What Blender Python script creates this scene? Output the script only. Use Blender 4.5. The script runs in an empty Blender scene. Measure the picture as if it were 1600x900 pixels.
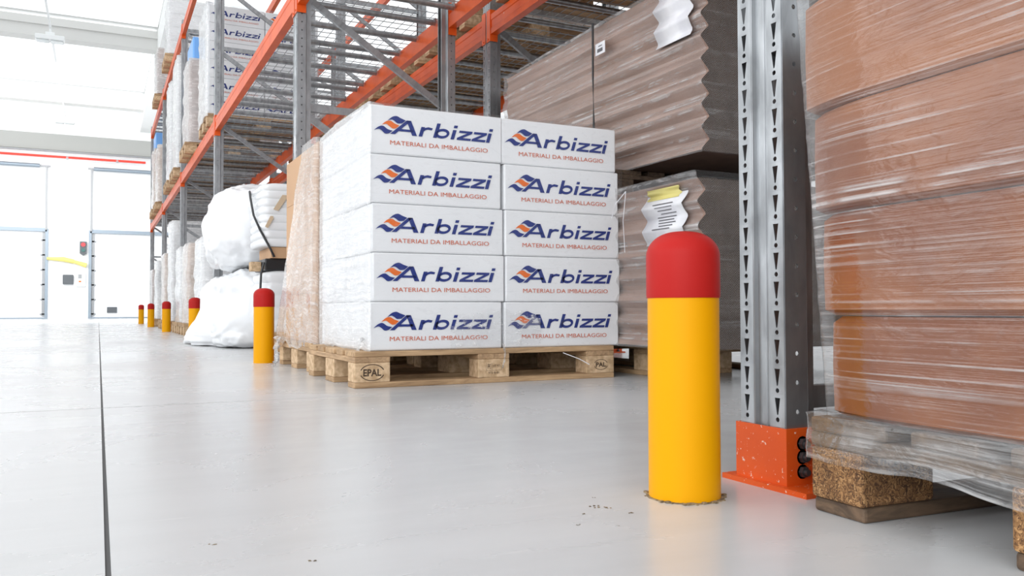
import bpy, bmesh, math, random
from mathutils import Vector, Matrix, noise
from mathutils.geometry import tessellate_polygon
random.seed(7)
S = bpy.context.scene
C = S.collection

# ------------------------------------------------------------------ camera
CAM_H = 0.309
FPX = 1316.0
cd = bpy.data.cameras.new('camera'); cam = bpy.data.objects.new('camera', cd); C.objects.link(cam)
S.camera = cam
cd.sensor_width = 36.0; cd.lens = 36.0 * FPX / 1600.0; cd.clip_start = 0.02; cd.clip_end = 300
_p = math.atan(33.3 / FPX); _a = 0.0027
_h = Vector((0.4407, 0.8977, 0)).normalized()
_f = Vector((_h.x * math.cos(_p), _h.y * math.cos(_p), math.sin(_p)))
_r0 = Vector((_h.y, -_h.x, 0)); _u0 = _r0.cross(_f)
_r = _r0 * math.cos(_a) - _u0 * math.sin(_a); _u = _u0 * math.cos(_a) + _r0 * math.sin(_a)
cam.matrix_world = Matrix(((_r.x, _u.x, -_f.x, 0), (_r.y, _u.y, -_f.y, 0), (_r.z, _u.z, -_f.z, CAM_H), (0, 0, 0, 1)))

# ------------------------------------------------------------------ light
S.view_settings.view_transform = 'Standard'; S.view_settings.look = 'None'
S.view_settings.gamma = 1.0; S.view_settings.use_curve_mapping = False
S.view_settings.exposure = 0.10
W = bpy.data.worlds.new('daylight'); S.world = W; W.use_nodes = True
W.node_tree.nodes['Background'].inputs[0].default_value = (0.93, 0.965, 1.0, 1)
W.node_tree.nodes['Background'].inputs[1].default_value = 1.05

def area(name, loc, target, sx, sy, power, col=(1, 1, 1)):
    l = bpy.data.lights.new(name, 'AREA'); l.shape = 'RECTANGLE'; l.size = sx; l.size_y = sy
    l.energy = power; l.color = col
    o = bpy.data.objects.new(name, l); C.objects.link(o); o.location = loc
    d = Vector(target) - Vector(loc)
    o.rotation_euler = d.to_track_quat('-Z', 'Y').to_euler()
    return o
area('aisle_side_daylight', (-9.0, 5.0, 3.6), (2.0, 6.5, 1.2), 16, 5, 430, (0.97, 0.985, 1.0))  # added fill lamp that whitens the faces along the aisle
# added fill lamps for the far wall and for faces towards the camera
area('rooflight_glow', (-3.5, 27.0, 7.2), (-2.5, 35.0, 2.0), 9, 9, 1700)
area('loading_side_daylight', (-5.0, -4.5, 3.0), (1.5, 4.0, .8), 7, 4, 330, (0.97, 0.985, 1.0))

# ------------------------------------------------------------------ helpers
def nn(t, kind, **kw):
    n = t.nodes.new(kind)
    for k, v in kw.items():
        if k in ('operation', 'blend_type', 'data_type', 'feature', 'distance', 'noise_dimensions', 'wave_type', 'bands_direction', 'wave_profile', 'attribute_name', 'uv_map', 'voronoi_dimensions', 'interpolation_type'):
            setattr(n, k, v)
        else:
            n.inputs[k.replace('_', ' ')].default_value = v
    return n

def mat(name, col, rough=0.5, metal=0.0, coat=0.0, spec=0.5):
    m = bpy.data.materials.new(name); m.use_nodes = True
    b = m.node_tree.nodes['Principled BSDF']
    b.inputs['Base Color'].default_value = (*col, 1); b.inputs['Roughness'].default_value = rough
    b.inputs['Metallic'].default_value = metal; b.inputs['Coat Weight'].default_value = coat
    b.inputs['Specular IOR Level'].default_value = spec
    return m

def ramp(t, fac, stops):
    r = t.nodes.new('ShaderNodeValToRGB')
    e = r.color_ramp.elements
    while len(e) < len(stops): e.new(0.5)
    for k, (p, c) in enumerate(stops):
        e[k].position = p; e[k].color = (*c, 1) if len(c) == 3 else c
    t.links.new(fac, r.inputs[0]); return r

def coords(t, scale=(1, 1, 1), which='Object', rnd=True, rot=(0, 0, 0)):
    tc = t.nodes.new('ShaderNodeTexCoord'); mp = t.nodes.new('ShaderNodeMapping')
    mp.inputs['Scale'].default_value = scale; mp.inputs['Rotation'].default_value = rot
    src = tc.outputs[which]
    if rnd:
        oi = t.nodes.new('ShaderNodeObjectInfo'); ml = nn(t, 'ShaderNodeMath', operation='MULTIPLY'); ml.inputs[1].default_value = 37.0
        t.links.new(oi.outputs['Random'], ml.inputs[0])
        ad = t.nodes.new('ShaderNodeVectorMath'); ad.operation = 'ADD'
        t.links.new(src, ad.inputs[0]); t.links.new(ml.outputs[0], ad.inputs[1]); src = ad.outputs[0]
    t.links.new(src, mp.inputs['Vector'])
    return mp.outputs[0]

def noisy(m, c0, c1, scale=(1, 1, 1), detail=5, sc=3.0, bump=0.0, lo=0.35, hi=0.65, rough=None, which='Object', dist=0.0):
    t = m.node_tree; b = t.nodes['Principled BSDF']
    v = coords(t, scale, which)
    n = nn(t, 'ShaderNodeTexNoise', Scale=sc, Detail=detail, Distortion=dist); t.links.new(v, n.inputs['Vector'])
    r = ramp(t, n.outputs['Fac'], [(lo, c0), (hi, c1)])
    t.links.new(r.outputs[0], b.inputs['Base Color'])
    if bump:
        bp = nn(t, 'ShaderNodeBump', Strength=bump, Distance=0.004); t.links.new(n.outputs['Fac'], bp.inputs['Height'])
        t.links.new(bp.outputs[0], b.inputs['Normal'])
    if rough:
        rr = ramp(t, n.outputs['Fac'], [(lo, (rough[0],) * 3), (hi, (rough[1],) * 3)])
        t.links.new(rr.outputs[0], b.inputs['Roughness'])
    return m

def setp(o, label=None, cat=None, group=None, kind=None):
    if label: o['label'] = label
    if cat: o['category'] = cat
    if group: o['group'] = group
    if kind: o['kind'] = kind
    return o

def empty(name, loc=(0, 0, 0), rz=0.0, **kw):
    o = bpy.data.objects.new(name, None); C.objects.link(o); o.location = loc; o.rotation_euler = (0, 0, rz)
    o.empty_display_size = 0.1
    return setp(o, **kw)

class MB:
    def __init__(s): s.bm = bmesh.new(); s.uv = None
    def face(s, pts, mi=0):
        f = s.bm.faces.new([s.bm.verts.new(p) for p in pts]); f.material_index = mi; return f
    def box(s, x0, x1, y0, y1, z0, z1, mi=0):
        v = [s.bm.verts.new(p) for p in ((x0, y0, z0), (x1, y0, z0), (x1, y1, z0), (x0, y1, z0), (x0, y0, z1), (x1, y0, z1), (x1, y1, z1), (x0, y1, z1))]
        for q in ((3, 2, 1, 0), (4, 5, 6, 7), (0, 1, 5, 4), (1, 2, 6, 5), (2, 3, 7, 6), (3, 0, 4, 7)):
            s.bm.faces.new([v[k] for k in q]).material_index = mi
        return s
    def tube(s, pts, r, n=8, cap=True, mi=0, rot=0.0):
        pts = [Vector(p) for p in pts]; rings = []
        rr = r if isinstance(r, (list, tuple)) else [r] * len(pts)
        up = Vector((0, 0, 1))
        for k, p in enumerate(pts):
            d = (pts[min(k + 1, len(pts) - 1)] - pts[max(k - 1, 0)]).normalized()
            a = d.cross(up)
            if a.length < 1e-3: a = d.cross(Vector((1, 0, 0)))
            a.normalize(); b = d.cross(a)
            rings.append([s.bm.verts.new(p + (a * math.cos(rot + 2 * math.pi * q / n) + b * math.sin(rot + 2 * math.pi * q / n)) * rr[k]) for q in range(n)])
        for k in range(len(rings) - 1):
            for q in range(n):
                s.bm.faces.new((rings[k][q], rings[k][(q + 1) % n], rings[k + 1][(q + 1) % n], rings[k + 1][q])).material_index = mi
        if cap:
            s.bm.faces.new(rings[0]).material_index = mi; s.bm.faces.new(rings[-1][::-1]).material_index = mi
        return s
    def lathe(s, prof, c=(0, 0), n=48, mi=0):
        rings = []
        for (r, z) in prof:
            if r < 1e-6: rings.append([s.bm.verts.new((c[0], c[1], z))])
            else: rings.append([s.bm.verts.new((c[0] + r * math.cos(2 * math.pi * q / n), c[1] + r * math.sin(2 * math.pi * q / n), z)) for q in range(n)])
        for k in range(len(rings) - 1):
            A, B = rings[k], rings[k + 1]
            for q in range(n):
                q2 = (q + 1) % n
                if len(A) == 1 and len(B) == 1: continue
                if len(A) == 1: f = (A[0], B[q2], B[q])
                elif len(B) == 1: f = (A[q], A[q2], B[0])
                else: f = (A[q], A[q2], B[q2], B[q])
                s.bm.faces.new(f).material_index = mi
        return s
    def prism(s, poly, axis, a0, a1, mi=0, mi_end=None):
        """poly in the two other axes; axis 'x','y','z' is the extrusion"""
        def P(p, a):
            return {'x': (a, p[0], p[1]), 'y': (p[0], a, p[1]), 'z': (p[0], p[1], a)}[axis]
        A = [s.bm.verts.new(P(p, a0)) for p in poly]; B = [s.bm.verts.new(P(p, a1)) for p in poly]
        n = len(poly)
        for k in range(n): s.bm.faces.new((A[k], A[(k + 1) % n], B[(k + 1) % n], B[k])).material_index = mi
        tr = tessellate_polygon([[Vector((p[0], p[1], 0)) for p in poly]])
        me = mi if mi_end is None else mi_end
        for t in tr:
            s.bm.faces.new([A[k] for k in t]).material_index = me; s.bm.faces.new([B[k] for k in reversed(t)]).material_index = me
        return s
    def mesh(s, name, mats, smooth=None, normals=True):
        if normals: bmesh.ops.recalc_face_normals(s.bm, faces=s.bm.faces)
        me = bpy.data.meshes.new(name); s.bm.to_mesh(me); s.bm.free()
        for m in (mats if isinstance(mats, (list, tuple)) else [mats]): me.materials.append(m)
        if smooth is not None:
            me.shade_smooth()
            if smooth < 180: me.set_sharp_from_angle(angle=math.radians(smooth))
        return me
    def build(s, name, mats, parent=None, loc=(0, 0, 0), smooth=None, bevel=0.0, off=None, normals=True, **kw):
        o = bpy.data.objects.new(name, s.mesh(name, mats, smooth, normals)); C.objects.link(o)
        o.parent = parent; o.location = Vector(loc) - (Vector(off) if off is not None else Vector((0, 0, 0)))
        if bevel:
            b = o.modifiers.new('bevel', 'BEVEL'); b.width = bevel; b.segments = 2; b.limit_method = 'ANGLE'
        return setp(o, **kw)

def kids(o): return [c for c in C.objects if c.parent == o]
KC = {}
def copy_tree(o, parent=None, cache=True):
    if o not in KC: KC[o] = kids(o)
    c = o.copy(); C.objects.link(c); c.parent = parent
    for ch in KC[o]: copy_tree(ch, c)
    return c

def text_mesh(txt, w, h, shear=0.0, bold=0.0):
    """flat text as triangles in x,z fitted to w x h, lower left at 0,0"""
    cu = bpy.data.curves.new('t', 'FONT'); cu.body = txt; cu.size = 1; cu.shear = shear; cu.offset = bold; cu.resolution_u = 3
    o = bpy.data.objects.new('t', cu); C.objects.link(o)
    bpy.context.view_layer.update()
    me = bpy.data.meshes.new_from_object(o.evaluated_get(bpy.context.evaluated_depsgraph_get()))
    xs = [v.co.x for v in me.vertices]; ys = [v.co.y for v in me.vertices]
    ax, ay = min(xs), min(ys); sx = w / (max(xs) - ax); sy = h / (max(ys) - ay)
    vs = [((v.co.x - ax) * sx, (v.co.y - ay) * sy) for v in me.vertices]; fs = [list(p.vertices) for p in me.polygons]
    bpy.data.objects.remove(o); bpy.data.curves.remove(cu); bpy.data.meshes.remove(me)
    return vs, fs

def add_text(mb, txt, w, h, fn, mi=0, **kw):
    vs, fs = text_mesh(txt, w, h, **kw)
    V = [mb.bm.verts.new(fn(x, z)) for x, z in vs]
    for f in fs:
        try: mb.bm.faces.new([V[k] for k in f]).material_index = mi
        except ValueError: pass

def fbm(p, o=3):
    v = 0; a = 1; q = Vector(p)
    for _ in range(o): v += a * noise.noise(q); q = q * 2.03; a *= 0.5
    return v

# ------------------------------------------------------------------ materials
def m_floor():
    m = mat('concrete_floor', (.6, .6, .6), .4); t = m.node_tree; b = t.nodes['Principled BSDF']
    v = coords(t, (1, 1, 1), rnd=False)
    n1 = nn(t, 'ShaderNodeTexNoise', Scale=0.9, Detail=7, Roughness=0.6, Distortion=0.6); t.links.new(v, n1.inputs['Vector'])
    v2 = coords(t, (2.2, 14, 1), rnd=False, rot=(0, 0, 0.5))
    n2 = nn(t, 'ShaderNodeTexNoise', Scale=1.1, Detail=5); t.links.new(v2, n2.inputs['Vector'])
    r1 = ramp(t, n1.outputs['Fac'], [(.3, (.52, .525, .53)), (.5, (.565, .57, .575)), (.72, (.60, .605, .61))])
    r2 = ramp(t, n2.outputs['Fac'], [(.35, (.975, .975, .975)), (.65, (1.015, 1.015, 1.015))])
    mx = nn(t, 'ShaderNodeMix', data_type='RGBA', blend_type='MULTIPLY'); mx.inputs[0].default_value = 1
    t.links.new(r1.outputs[0], mx.inputs[6]); t.links.new(r2.outputs[0], mx.inputs[7])
    # specks of dirt
    vo = nn(t, 'ShaderNodeTexVoronoi', Scale=3.1, Randomness=1.0); t.links.new(v, vo.inputs['Vector'])
    rs = ramp(t, vo.outputs['Distance'], [(.008, (.35, .34, .32)), (.02, (1, 1, 1))])
    mx2 = nn(t, 'ShaderNodeMix', data_type='RGBA', blend_type='MULTIPLY'); mx2.inputs[0].default_value = 0.8
    t.links.new(mx.outputs[2], mx2.inputs[6]); t.links.new(rs.outputs[0], mx2.inputs[7])
    # pale scuffs
    v3 = coords(t, (3, 22, 1), rnd=False, rot=(0, 0, -0.9))
    n3 = nn(t, 'ShaderNodeTexNoise', Scale=1.6, Detail=2, Distortion=0.3); t.links.new(v3, n3.inputs['Vector'])
    r3 = ramp(t, n3.outputs['Fac'], [(.68, (0, 0, 0)), (.76, (.35, .35, .35))])
    mx3 = nn(t, 'ShaderNodeMix', data_type='RGBA'); t.links.new(r3.outputs[0], mx3.inputs[0])
    t.links.new(mx2.outputs[2], mx3.inputs[6]); mx3.inputs[7].default_value = (.68, .68, .68, 1)
    t.links.new(mx3.outputs[2], b.inputs['Base Color'])
    rr = ramp(t, n1.outputs['Fac'], [(.3, (.20,) * 3), (.7, (.34,) * 3)]); t.links.new(rr.outputs[0], b.inputs['Roughness'])
    bp = nn(t, 'ShaderNodeBump', Strength=0.035, Distance=0.01); t.links.new(n1.outputs['Fac'], bp.inputs['Height']); t.links.new(bp.outputs[0], b.inputs['Normal'])
    return m
M_FLOOR = m_floor()

def m_wood(name, c0, c1, c2, sc=(1.2, 14, 14)):
    m = mat(name, c0, .75); t = m.node_tree; b = t.nodes['Principled BSDF']
    v = coords(t, sc)
    n = nn(t, 'ShaderNodeTexNoise', Scale=2.2, Detail=8, Roughness=.65, Distortion=1.2); t.links.new(v, n.inputs['Vector'])
    r = ramp(t, n.outputs['Fac'], [(.3, c2), (.45, c1), (.62, c0)])
    v2 = coords(t, (1, 1, 1)); n2 = nn(t, 'ShaderNodeTexNoise', Scale=4, Detail=4); t.links.new(v2, n2.inputs['Vector'])
    r2 = ramp(t, n2.outputs['Fac'], [(.35, (.72, .70, .68)), (.6, (1, 1, 1))])
    mx = nn(t, 'ShaderNodeMix', data_type='RGBA', blend_type='MULTIPLY'); mx.inputs[0].default_value = 0.8
    t.links.new(r.outputs[0], mx.inputs[6]); t.links.new(r2.outputs[0], mx.inputs[7]); t.links.new(mx.outputs[2], b.inputs['Base Color'])
    bp = nn(t, 'ShaderNodeBump', Strength=0.4, Distance=0.003); t.links.new(n.outputs['Fac'], bp.inputs['Height']); t.links.new(bp.outputs[0], b.inputs['Normal'])
    return m
M_WOODX = m_wood('pallet_timber', (.58, .39, .22), (.44, .28, .15), (.24, .15, .08), (1.5, 16, 16))
M_WOODY = m_wood('pallet_timber_cross', (.56, .37, .21), (.42, .27, .15), (.24, .15, .08), (16, 1.5, 16))
M_WOODD = m_wood('dark_timber', (.16, .10, .06), (.10, .065, .04), (.05, .03, .02), (3, 10, 16))

M_WOODG = m_wood('weathered_timber', (.17, .115, .075), (.11, .075, .05), (.05, .035, .025), (4, 10, 16))  # dark copy of pallet timber, also used as painted shade between the bundles

def m_chip():
    m = mat('pressed_chip_block', (.5, .3, .15), .8); t = m.node_tree; b = t.nodes['Principled BSDF']
    v = coords(t, (1, 1, 1)); n0 = nn(t, 'ShaderNodeTexNoise', Scale=60, Detail=2); t.links.new(v, n0.inputs['Vector'])
    mxv = nn(t, 'ShaderNodeMix', data_type='VECTOR'); mxv.inputs[0].default_value = 0.05
    t.links.new(v, mxv.inputs[4]); t.links.new(n0.outputs['Color'], mxv.inputs[5])
    vo = nn(t, 'ShaderNodeTexVoronoi', Scale=300, Randomness=1.0); t.links.new(mxv.outputs[1], vo.inputs['Vector'])
    sp = t.nodes.new('ShaderNodeSeparateColor'); t.links.new(vo.outputs['Color'], sp.inputs[0])
    r = ramp(t, sp.outputs[0], [(0.0, (.07, .03, .012)), (.4, (.23, .11, .04)), (.75, (.40, .21, .08)), (1, (.58, .34, .15))])
    n2 = nn(t, 'ShaderNodeTexNoise', Scale=9, Detail=3); t.links.new(v, n2.inputs['Vector'])
    r2 = ramp(t, n2.outputs['Fac'], [(.35, (.45, .42, .4)), (.6, (1, 1, 1))])
    mx = nn(t, 'ShaderNodeMix', data_type='RGBA', blend_type='MULTIPLY'); mx.inputs[0].default_value = 0.9
    t.links.new(r.outputs[0], mx.inputs[6]); t.links.new(r2.outputs[0], mx.inputs[7]); t.links.new(mx.outputs[2], b.inputs['Base Color'])
    bp = nn(t, 'ShaderNodeBump', Strength=0.9, Distance=0.004); t.links.new(sp.outputs[0], bp.inputs['Height']); t.links.new(bp.outputs[0], b.inputs['Normal'])
    return m
M_CHIP = m_chip()
M_BLOCK = noisy(mat('pale_chip_block', (.6, .4, .25), .85), (.44, .29, .16), (.68, .49, .31), sc=45, detail=6, bump=0.5)
M_BRAND = mat('burnt_stamp', (.06, .035, .02), .8)

def m_galv():
    m = mat('galvanised_steel', (.5, .52, .54), .38, metal=.85); t = m.node_tree; b = t.nodes['Principled BSDF']
    v = coords(t, (1, 1, .35))
    n = nn(t, 'ShaderNodeTexNoise', Scale=26, Detail=3, Distortion=.4); t.links.new(v, n.inputs['Vector'])
    r = ramp(t, n.outputs['Fac'], [(.3, (.27, .28, .29)), (.7, (.43, .445, .46))]); t.links.new(r.outputs[0], b.inputs['Base Color'])
    r2 = ramp(t, n.outputs['Fac'], [(.3, (.48,) * 3), (.7, (.30,) * 3)]); t.links.new(r2.outputs[0], b.inputs['Roughness'])
    return m
M_GALV = m_galv()
M_WIRE = mat('zinc_wire', (.42, .43, .44), .45, metal=.7)

def m_orange(name, chips, th=.635):
    m = mat(name, (.80, .11, .015), .42, coat=.04, spec=.35); t = m.node_tree; b = t.nodes['Principled BSDF']
    v = coords(t, (1, 1, 1))
    n = nn(t, 'ShaderNodeTexNoise', Scale=6, Detail=5); t.links.new(v, n.inputs['Vector'])
    r = ramp(t, n.outputs['Fac'], [(.35, (.64, .080, .007)), (.65, (.76, .108, .010))])
    vo = nn(t, 'ShaderNodeTexNoise', Scale=chips, Detail=4, Roughness=.7); t.links.new(v, vo.inputs['Vector'])
    rc = ramp(t, vo.outputs['Fac'], [(th, (0, 0, 0)), (th + .02, (1, 1, 1))])
    mx = nn(t, 'ShaderNodeMix', data_type='RGBA'); t.links.new(rc.outputs[0], mx.inputs[0]); t.links.new(r.outputs[0], mx.inputs[6]); mx.inputs[7].default_value = (.80, .66, .55, 1)
    t.links.new(mx.outputs[2], b.inputs['Base Color'])
    return m
M_ORANGE = m_orange('orange_paint', 30.0, .72)
M_ORCHIP = m_orange('chipped_orange_paint', 110.0)
M_YEL = noisy(mat('yellow_plastic', (.9, .5, 0), .42, spec=.14), (.74, .325, .0), (.79, .36, .0), sc=2, lo=.2, hi=.8)
M_RED = noisy(mat('red_plastic', (.6, .03, .02), .45, spec=.14), (.37, .010, .009), (.45, .017, .014), sc=3, lo=.2, hi=.8)
M_DIRT = noisy(mat('brown_grime', (.2, .14, .08), .9), (.10, .07, .04), (.34, .25, .14), sc=90)
M_WCART = noisy(mat('white_card', (.8, .81, .83), .5), (.80, .81, .83), (.86, .87, .885), sc=5, lo=.2, hi=.8)
M_BLUEI = mat('navy_ink', (.012, .03, .20), .45)
M_ORI = mat('orange_ink', (.80, .16, .02), .45)
M_REDI = mat('rust_ink', (.62, .13, .05), .5)
M_BCART = noisy(mat('brown_card', (.45, .2, .09), .6), (.19, .052, .012), (.31, .108, .032), sc=3.2, lo=.38, hi=.62)
M_KCART = noisy(mat('kraft_card', (.55, .34, .2), .65), (.52, .31, .17), (.60, .37, .21), sc=3, lo=.25, hi=.75)
M_DARKGAP = mat('black_plastic', (.02, .02, .022), .35)
M_STRAP = mat('black_strap', (.015, .015, .017), .4)
M_PAPER = noisy(mat('white_paper', (.8, .8, .8), .6), (.72, .72, .76), (.82, .82, .84), sc=12)
M_YPAPER = mat('yellow_paper', (.70, .62, .22), .6)
M_PRINT = mat('grey_print', (.12, .12, .13), .7)
M_WALL = noisy(mat('white_wall', (.85, .87, .88), .6), (.86, .87, .88), (.90, .91, .92), sc=.6)
M_CEIL = mat('white_ceiling', (.82, .83, .82), .7)
M_BEAMG = mat('pale_concrete_beam', (.66, .66, .64), .8)
M_GIRD = mat('grey_girder', (.34, .345, .33), .8)
M_DOOR = mat('white_door_panel', (.86, .88, .90), .4)
M_TRACK = mat('blue_grey_track', (.25, .30, .35), .45, metal=.4)
M_REDPIPE = mat('red_pipe', (.75, .05, .03), .4)
M_PIPE = mat('grey_pipe', (.30, .31, .32), .5, metal=.4)
M_DKBOX = mat('dark_box', (.09, .10, .11), .5)
M_LAMPW = mat('lamp_housing', (.8, .82, .82), .4)
M_JOINT = mat('joint_filler', (.10, .10, .10), .9)
M_BLUEF = mat('blue_sheet', (.18, .42, .85), .35)

def m_bundle():
    m = mat('corrugated_layers', (.3, .22, .18), .7); t = m.node_tree; b = t.nodes['Principled BSDF']
    v = coords(t, (1, 1, 1), rnd=False)
    sx = t.nodes.new('ShaderNodeSeparateXYZ'); t.links.new(v, sx.inputs[0])
    # nested folded sheets: fine lines that zigzag with the fold pitch
    pp = nn(t, 'ShaderNodeMath', operation='PINGPONG'); t.links.new(sx.outputs[0], pp.inputs[0]); pp.inputs[1].default_value = 0.045
    ad = nn(t, 'ShaderNodeMath', operation='ADD'); t.links.new(sx.outputs[2], ad.inputs[0]); t.links.new(pp.outputs[0], ad.inputs[1])
    ml = nn(t, 'ShaderNodeMath', operation='MULTIPLY'); t.links.new(ad.outputs[0], ml.inputs[0]); ml.inputs[1].default_value = 640
    sn = nn(t, 'ShaderNodeMath', operation='SINE'); t.links.new(ml.outputs[0], sn.inputs[0])
    n = nn(t, 'ShaderNodeTexNoise', Scale=14, Detail=4); t.links.new(v, n.inputs['Vector'])
    m2 = nn(t, 'ShaderNodeMath', operation='MULTIPLY_ADD'); t.links.new(sn.outputs[0], m2.inputs[0]); m2.inputs[1].default_value = .38; t.links.new(n.outputs['Fac'], m2.inputs[2])
    r = ramp(t, m2.outputs[0], [(.25, (.04, .028, .022)), (.75, (.125, .09, .072))])
    t.links.new(r.outputs[0], b.inputs['Base Color'])
    bp = nn(t, 'ShaderNodeBump', Strength=0.35, Distance=0.003); t.links.new(m2.outputs[0], bp.inputs['Height']); t.links.new(bp.outputs[0], b.inputs['Normal'])
    return m
M_BUNE = m_bundle()  # end faces and underside: their shade is mixed into this darker card
M_BUNF = noisy(mat('folded_card', (.45, .29, .22), .6), (.29, .185, .14), (.42, .275, .215), scale=(1, .4, 3), sc=5)

def m_film(name, base, gain, wr, white=.9, sx=1.5, sz=90, lo=.52, hi=.66, rough=.13, tilt=0.0, bump=.5, haze=.35, refl=.8):
    """stretch film: clear plastic with milky streaks along the winding direction (uv.x) and small wrinkles"""
    m = bpy.data.materials.new(name); m.use_nodes = True; t = m.node_tree; t.nodes.clear()
    out = t.nodes.new('ShaderNodeOutputMaterial')
    v = coords(t, (sx, sz, 1), 'UV', rnd=True, rot=(0, 0, tilt))
    n = nn(t, 'ShaderNodeTexNoise', Scale=1.0, Detail=3, Roughness=.6, Distortion=.25); t.links.new(v, n.inputs['Vector'])
    v2 = coords(t, (4, 9, 1), 'UV', rnd=True)
    n2 = nn(t, 'ShaderNodeTexNoise', Scale=1.3, Detail=3, Distortion=1.5); t.links.new(v2, n2.inputs['Vector'])
    v3 = coords(t, (14, 30, 1), 'UV', rnd=True, rot=(0, 0, .6))
    n3 = nn(t, 'ShaderNodeTexNoise', Scale=1.0, Detail=5, Distortion=2.5); t.links.new(v3, n3.inputs['Vector'])
    patch = ramp(t, n2.outputs['Fac'], [(.40, (.12,) * 3), (.62, (1,) * 3)])
    st = ramp(t, n.outputs['Fac'], [(lo, (0, 0, 0)), (hi, (1, 1, 1))])
    cr = ramp(t, n3.outputs['Fac'], [(.57, (0, 0, 0)), (.70, (1, 1, 1))])
    a = nn(t, 'ShaderNodeMath', operation='MULTIPLY'); t.links.new(st.outputs[0], a.inputs[0]); t.links.new(patch.outputs[0], a.inputs[1])
    b = nn(t, 'ShaderNodeMath', operation='MULTIPLY'); t.links.new(cr.outputs[0], b.inputs[0]); b.inputs[1].default_value = wr
    c = nn(t, 'ShaderNodeMath', operation='MULTIPLY_ADD'); t.links.new(a.outputs[0], c.inputs[0]); c.inputs[1].default_value = gain; t.links.new(b.outputs[0], c.inputs[2])
    d = nn(t, 'ShaderNodeMath', operation='ADD'); t.links.new(c.outputs[0], d.inputs[0]); d.inputs[1].default_value = base; d.use_clamp = True
    bsum = nn(t, 'ShaderNodeMath', operation='ADD'); t.links.new(n.outputs['Fac'], bsum.inputs[0]); t.links.new(n3.outputs['Fac'], bsum.inputs[1])
    bp = nn(t, 'ShaderNodeBump', Strength=bump, Distance=0.004); t.links.new(bsum.outputs[0], bp.inputs['Height'])
    tr = t.nodes.new('ShaderNodeBsdfTransparent'); tr.inputs[0].default_value = (.97, .97, .97, 1)
    df = t.nodes.new('ShaderNodeBsdfDiffuse'); df.inputs[0].default_value = (white, white, white, 1)
    tl = t.nodes.new('ShaderNodeBsdfTranslucent'); tl.inputs[0].default_value = (white, white, white, 1)
    gl = t.nodes.new('ShaderNodeBsdfGlossy'); gl.inputs['Roughness'].default_value = rough
    for q in (df, gl): t.links.new(bp.outputs[0], q.inputs['Normal'])
    mw = t.nodes.new('ShaderNodeMixShader'); mw.inputs[0].default_value = haze; t.links.new(df.outputs[0], mw.inputs[1]); t.links.new(tl.outputs[0], mw.inputs[2])
    m1 = t.nodes.new('ShaderNodeMixShader'); t.links.new(d.outputs[0], m1.inputs[0]); t.links.new(tr.outputs[0], m1.inputs[1]); t.links.new(mw.outputs[0], m1.inputs[2])
    fr = t.nodes.new('ShaderNodeLayerWeight'); fr.inputs['Blend'].default_value = .5; t.links.new(bp.outputs[0], fr.inputs['Normal'])
    pw = nn(t, 'ShaderNodeMath', operation='POWER'); t.links.new(fr.outputs['Facing'], pw.inputs[0]); pw.inputs[1].default_value = 3.2
    f2 = nn(t, 'ShaderNodeMath', operation='MULTIPLY_ADD'); t.links.new(pw.outputs[0], f2.inputs[0]); f2.inputs[1].default_value = refl * .8; f2.inputs[2].default_value = .06 * refl; f2.use_clamp = True
    m2 = t.nodes.new('ShaderNodeMixShader'); t.links.new(f2.outputs[0], m2.inputs[0]); t.links.new(m1.outputs[0], m2.inputs[1]); t.links.new(gl.outputs[0], m2.inputs[2])
    t.links.new(m2.outputs[0], out.inputs[0])
    return m
F_NEAR = m_film('film_taut', .0, .80, .06, sx=.8, sz=150, lo=.52, hi=.73, rough=.05, tilt=.010, white=.72, refl=.95, bump=.3)
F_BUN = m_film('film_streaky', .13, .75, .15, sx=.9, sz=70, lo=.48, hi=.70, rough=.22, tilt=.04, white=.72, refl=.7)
F_BUND = m_film('film_dim', .02, .35, .06, sx=1.2, sz=90, lo=.52, hi=.74, rough=.3, tilt=.02, white=.6, refl=.4)  # dimmer copy of the streaky film, carrying the end face's shade
F_CLEAR = m_film('film_clear', .0, .10, .05, sx=2, sz=60, lo=.6, hi=.75, rough=.2, refl=.35, bump=.2)
F_WRINK = m_film('film_wrinkled', .24, .55, .35, sx=2.2, sz=75, lo=.44, hi=.66, rough=.3, tilt=.30, white=.93, bump=.6, refl=.8, haze=.2)
F_BROWN = m_film('film_over_brown', .30, .45, .25, sx=2.5, sz=70, lo=.45, hi=.68, rough=.14, tilt=.6, white=.9, bump=.3, refl=.7)
F_SKIRT = m_film('film_skirt', .05, .55, .10, sx=.7, sz=75, lo=.46, hi=.66, rough=.10, tilt=.03, white=.75, refl=1.0)
F_FAR = m_film('film_milky', .60, .35, .2, sx=3, sz=40, lo=.45, hi=.65, rough=.25, white=.97)
M_BAG = noisy(mat('milky_bag_plastic', (.85, .86, .88), .3, coat=.4), (.80, .81, .83), (.88, .89, .90), sc=3)

# ------------------------------------------------------------------ the hall
def struct(mb, name, m, **k):
    return mb.build(name, m, kind='structure', **k)
YW = 36.0
JX = 0.013
b = MB()
b.box(-16, JX - .0032, -5, YW, -.2, 0); b.box(JX + .0032, 14, -5, YW, -.2, 0); b.box(JX - .0032, JX + .0032, -5, YW, -.2, -.004)
struct(b, 'floor', M_FLOOR)
struct(MB().box(JX - .003, JX + .003, -5, YW, -.0039, -.0015), 'trim_1', M_JOINT)
b = MB().box(-16, -5.4, YW, YW + .3, 0, 9).box(-1.76, -.306, YW, YW + .3, 0, 3.33).box(-5.4, -1.76, YW, YW + .3, 3.33, 9).box(-1.76, -.306, YW, YW + .3, 3.33, 9)
b.box(-.306, 3.4, YW, YW + .3, 3.33, 9).box(3.4, 14, YW, YW + .3, 0, 9)
struct(b, 'wall_far', M_WALL)
struct(MB().box(13.7, 14, -5, YW, 0, 9), 'wall_right', M_WALL)
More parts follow.
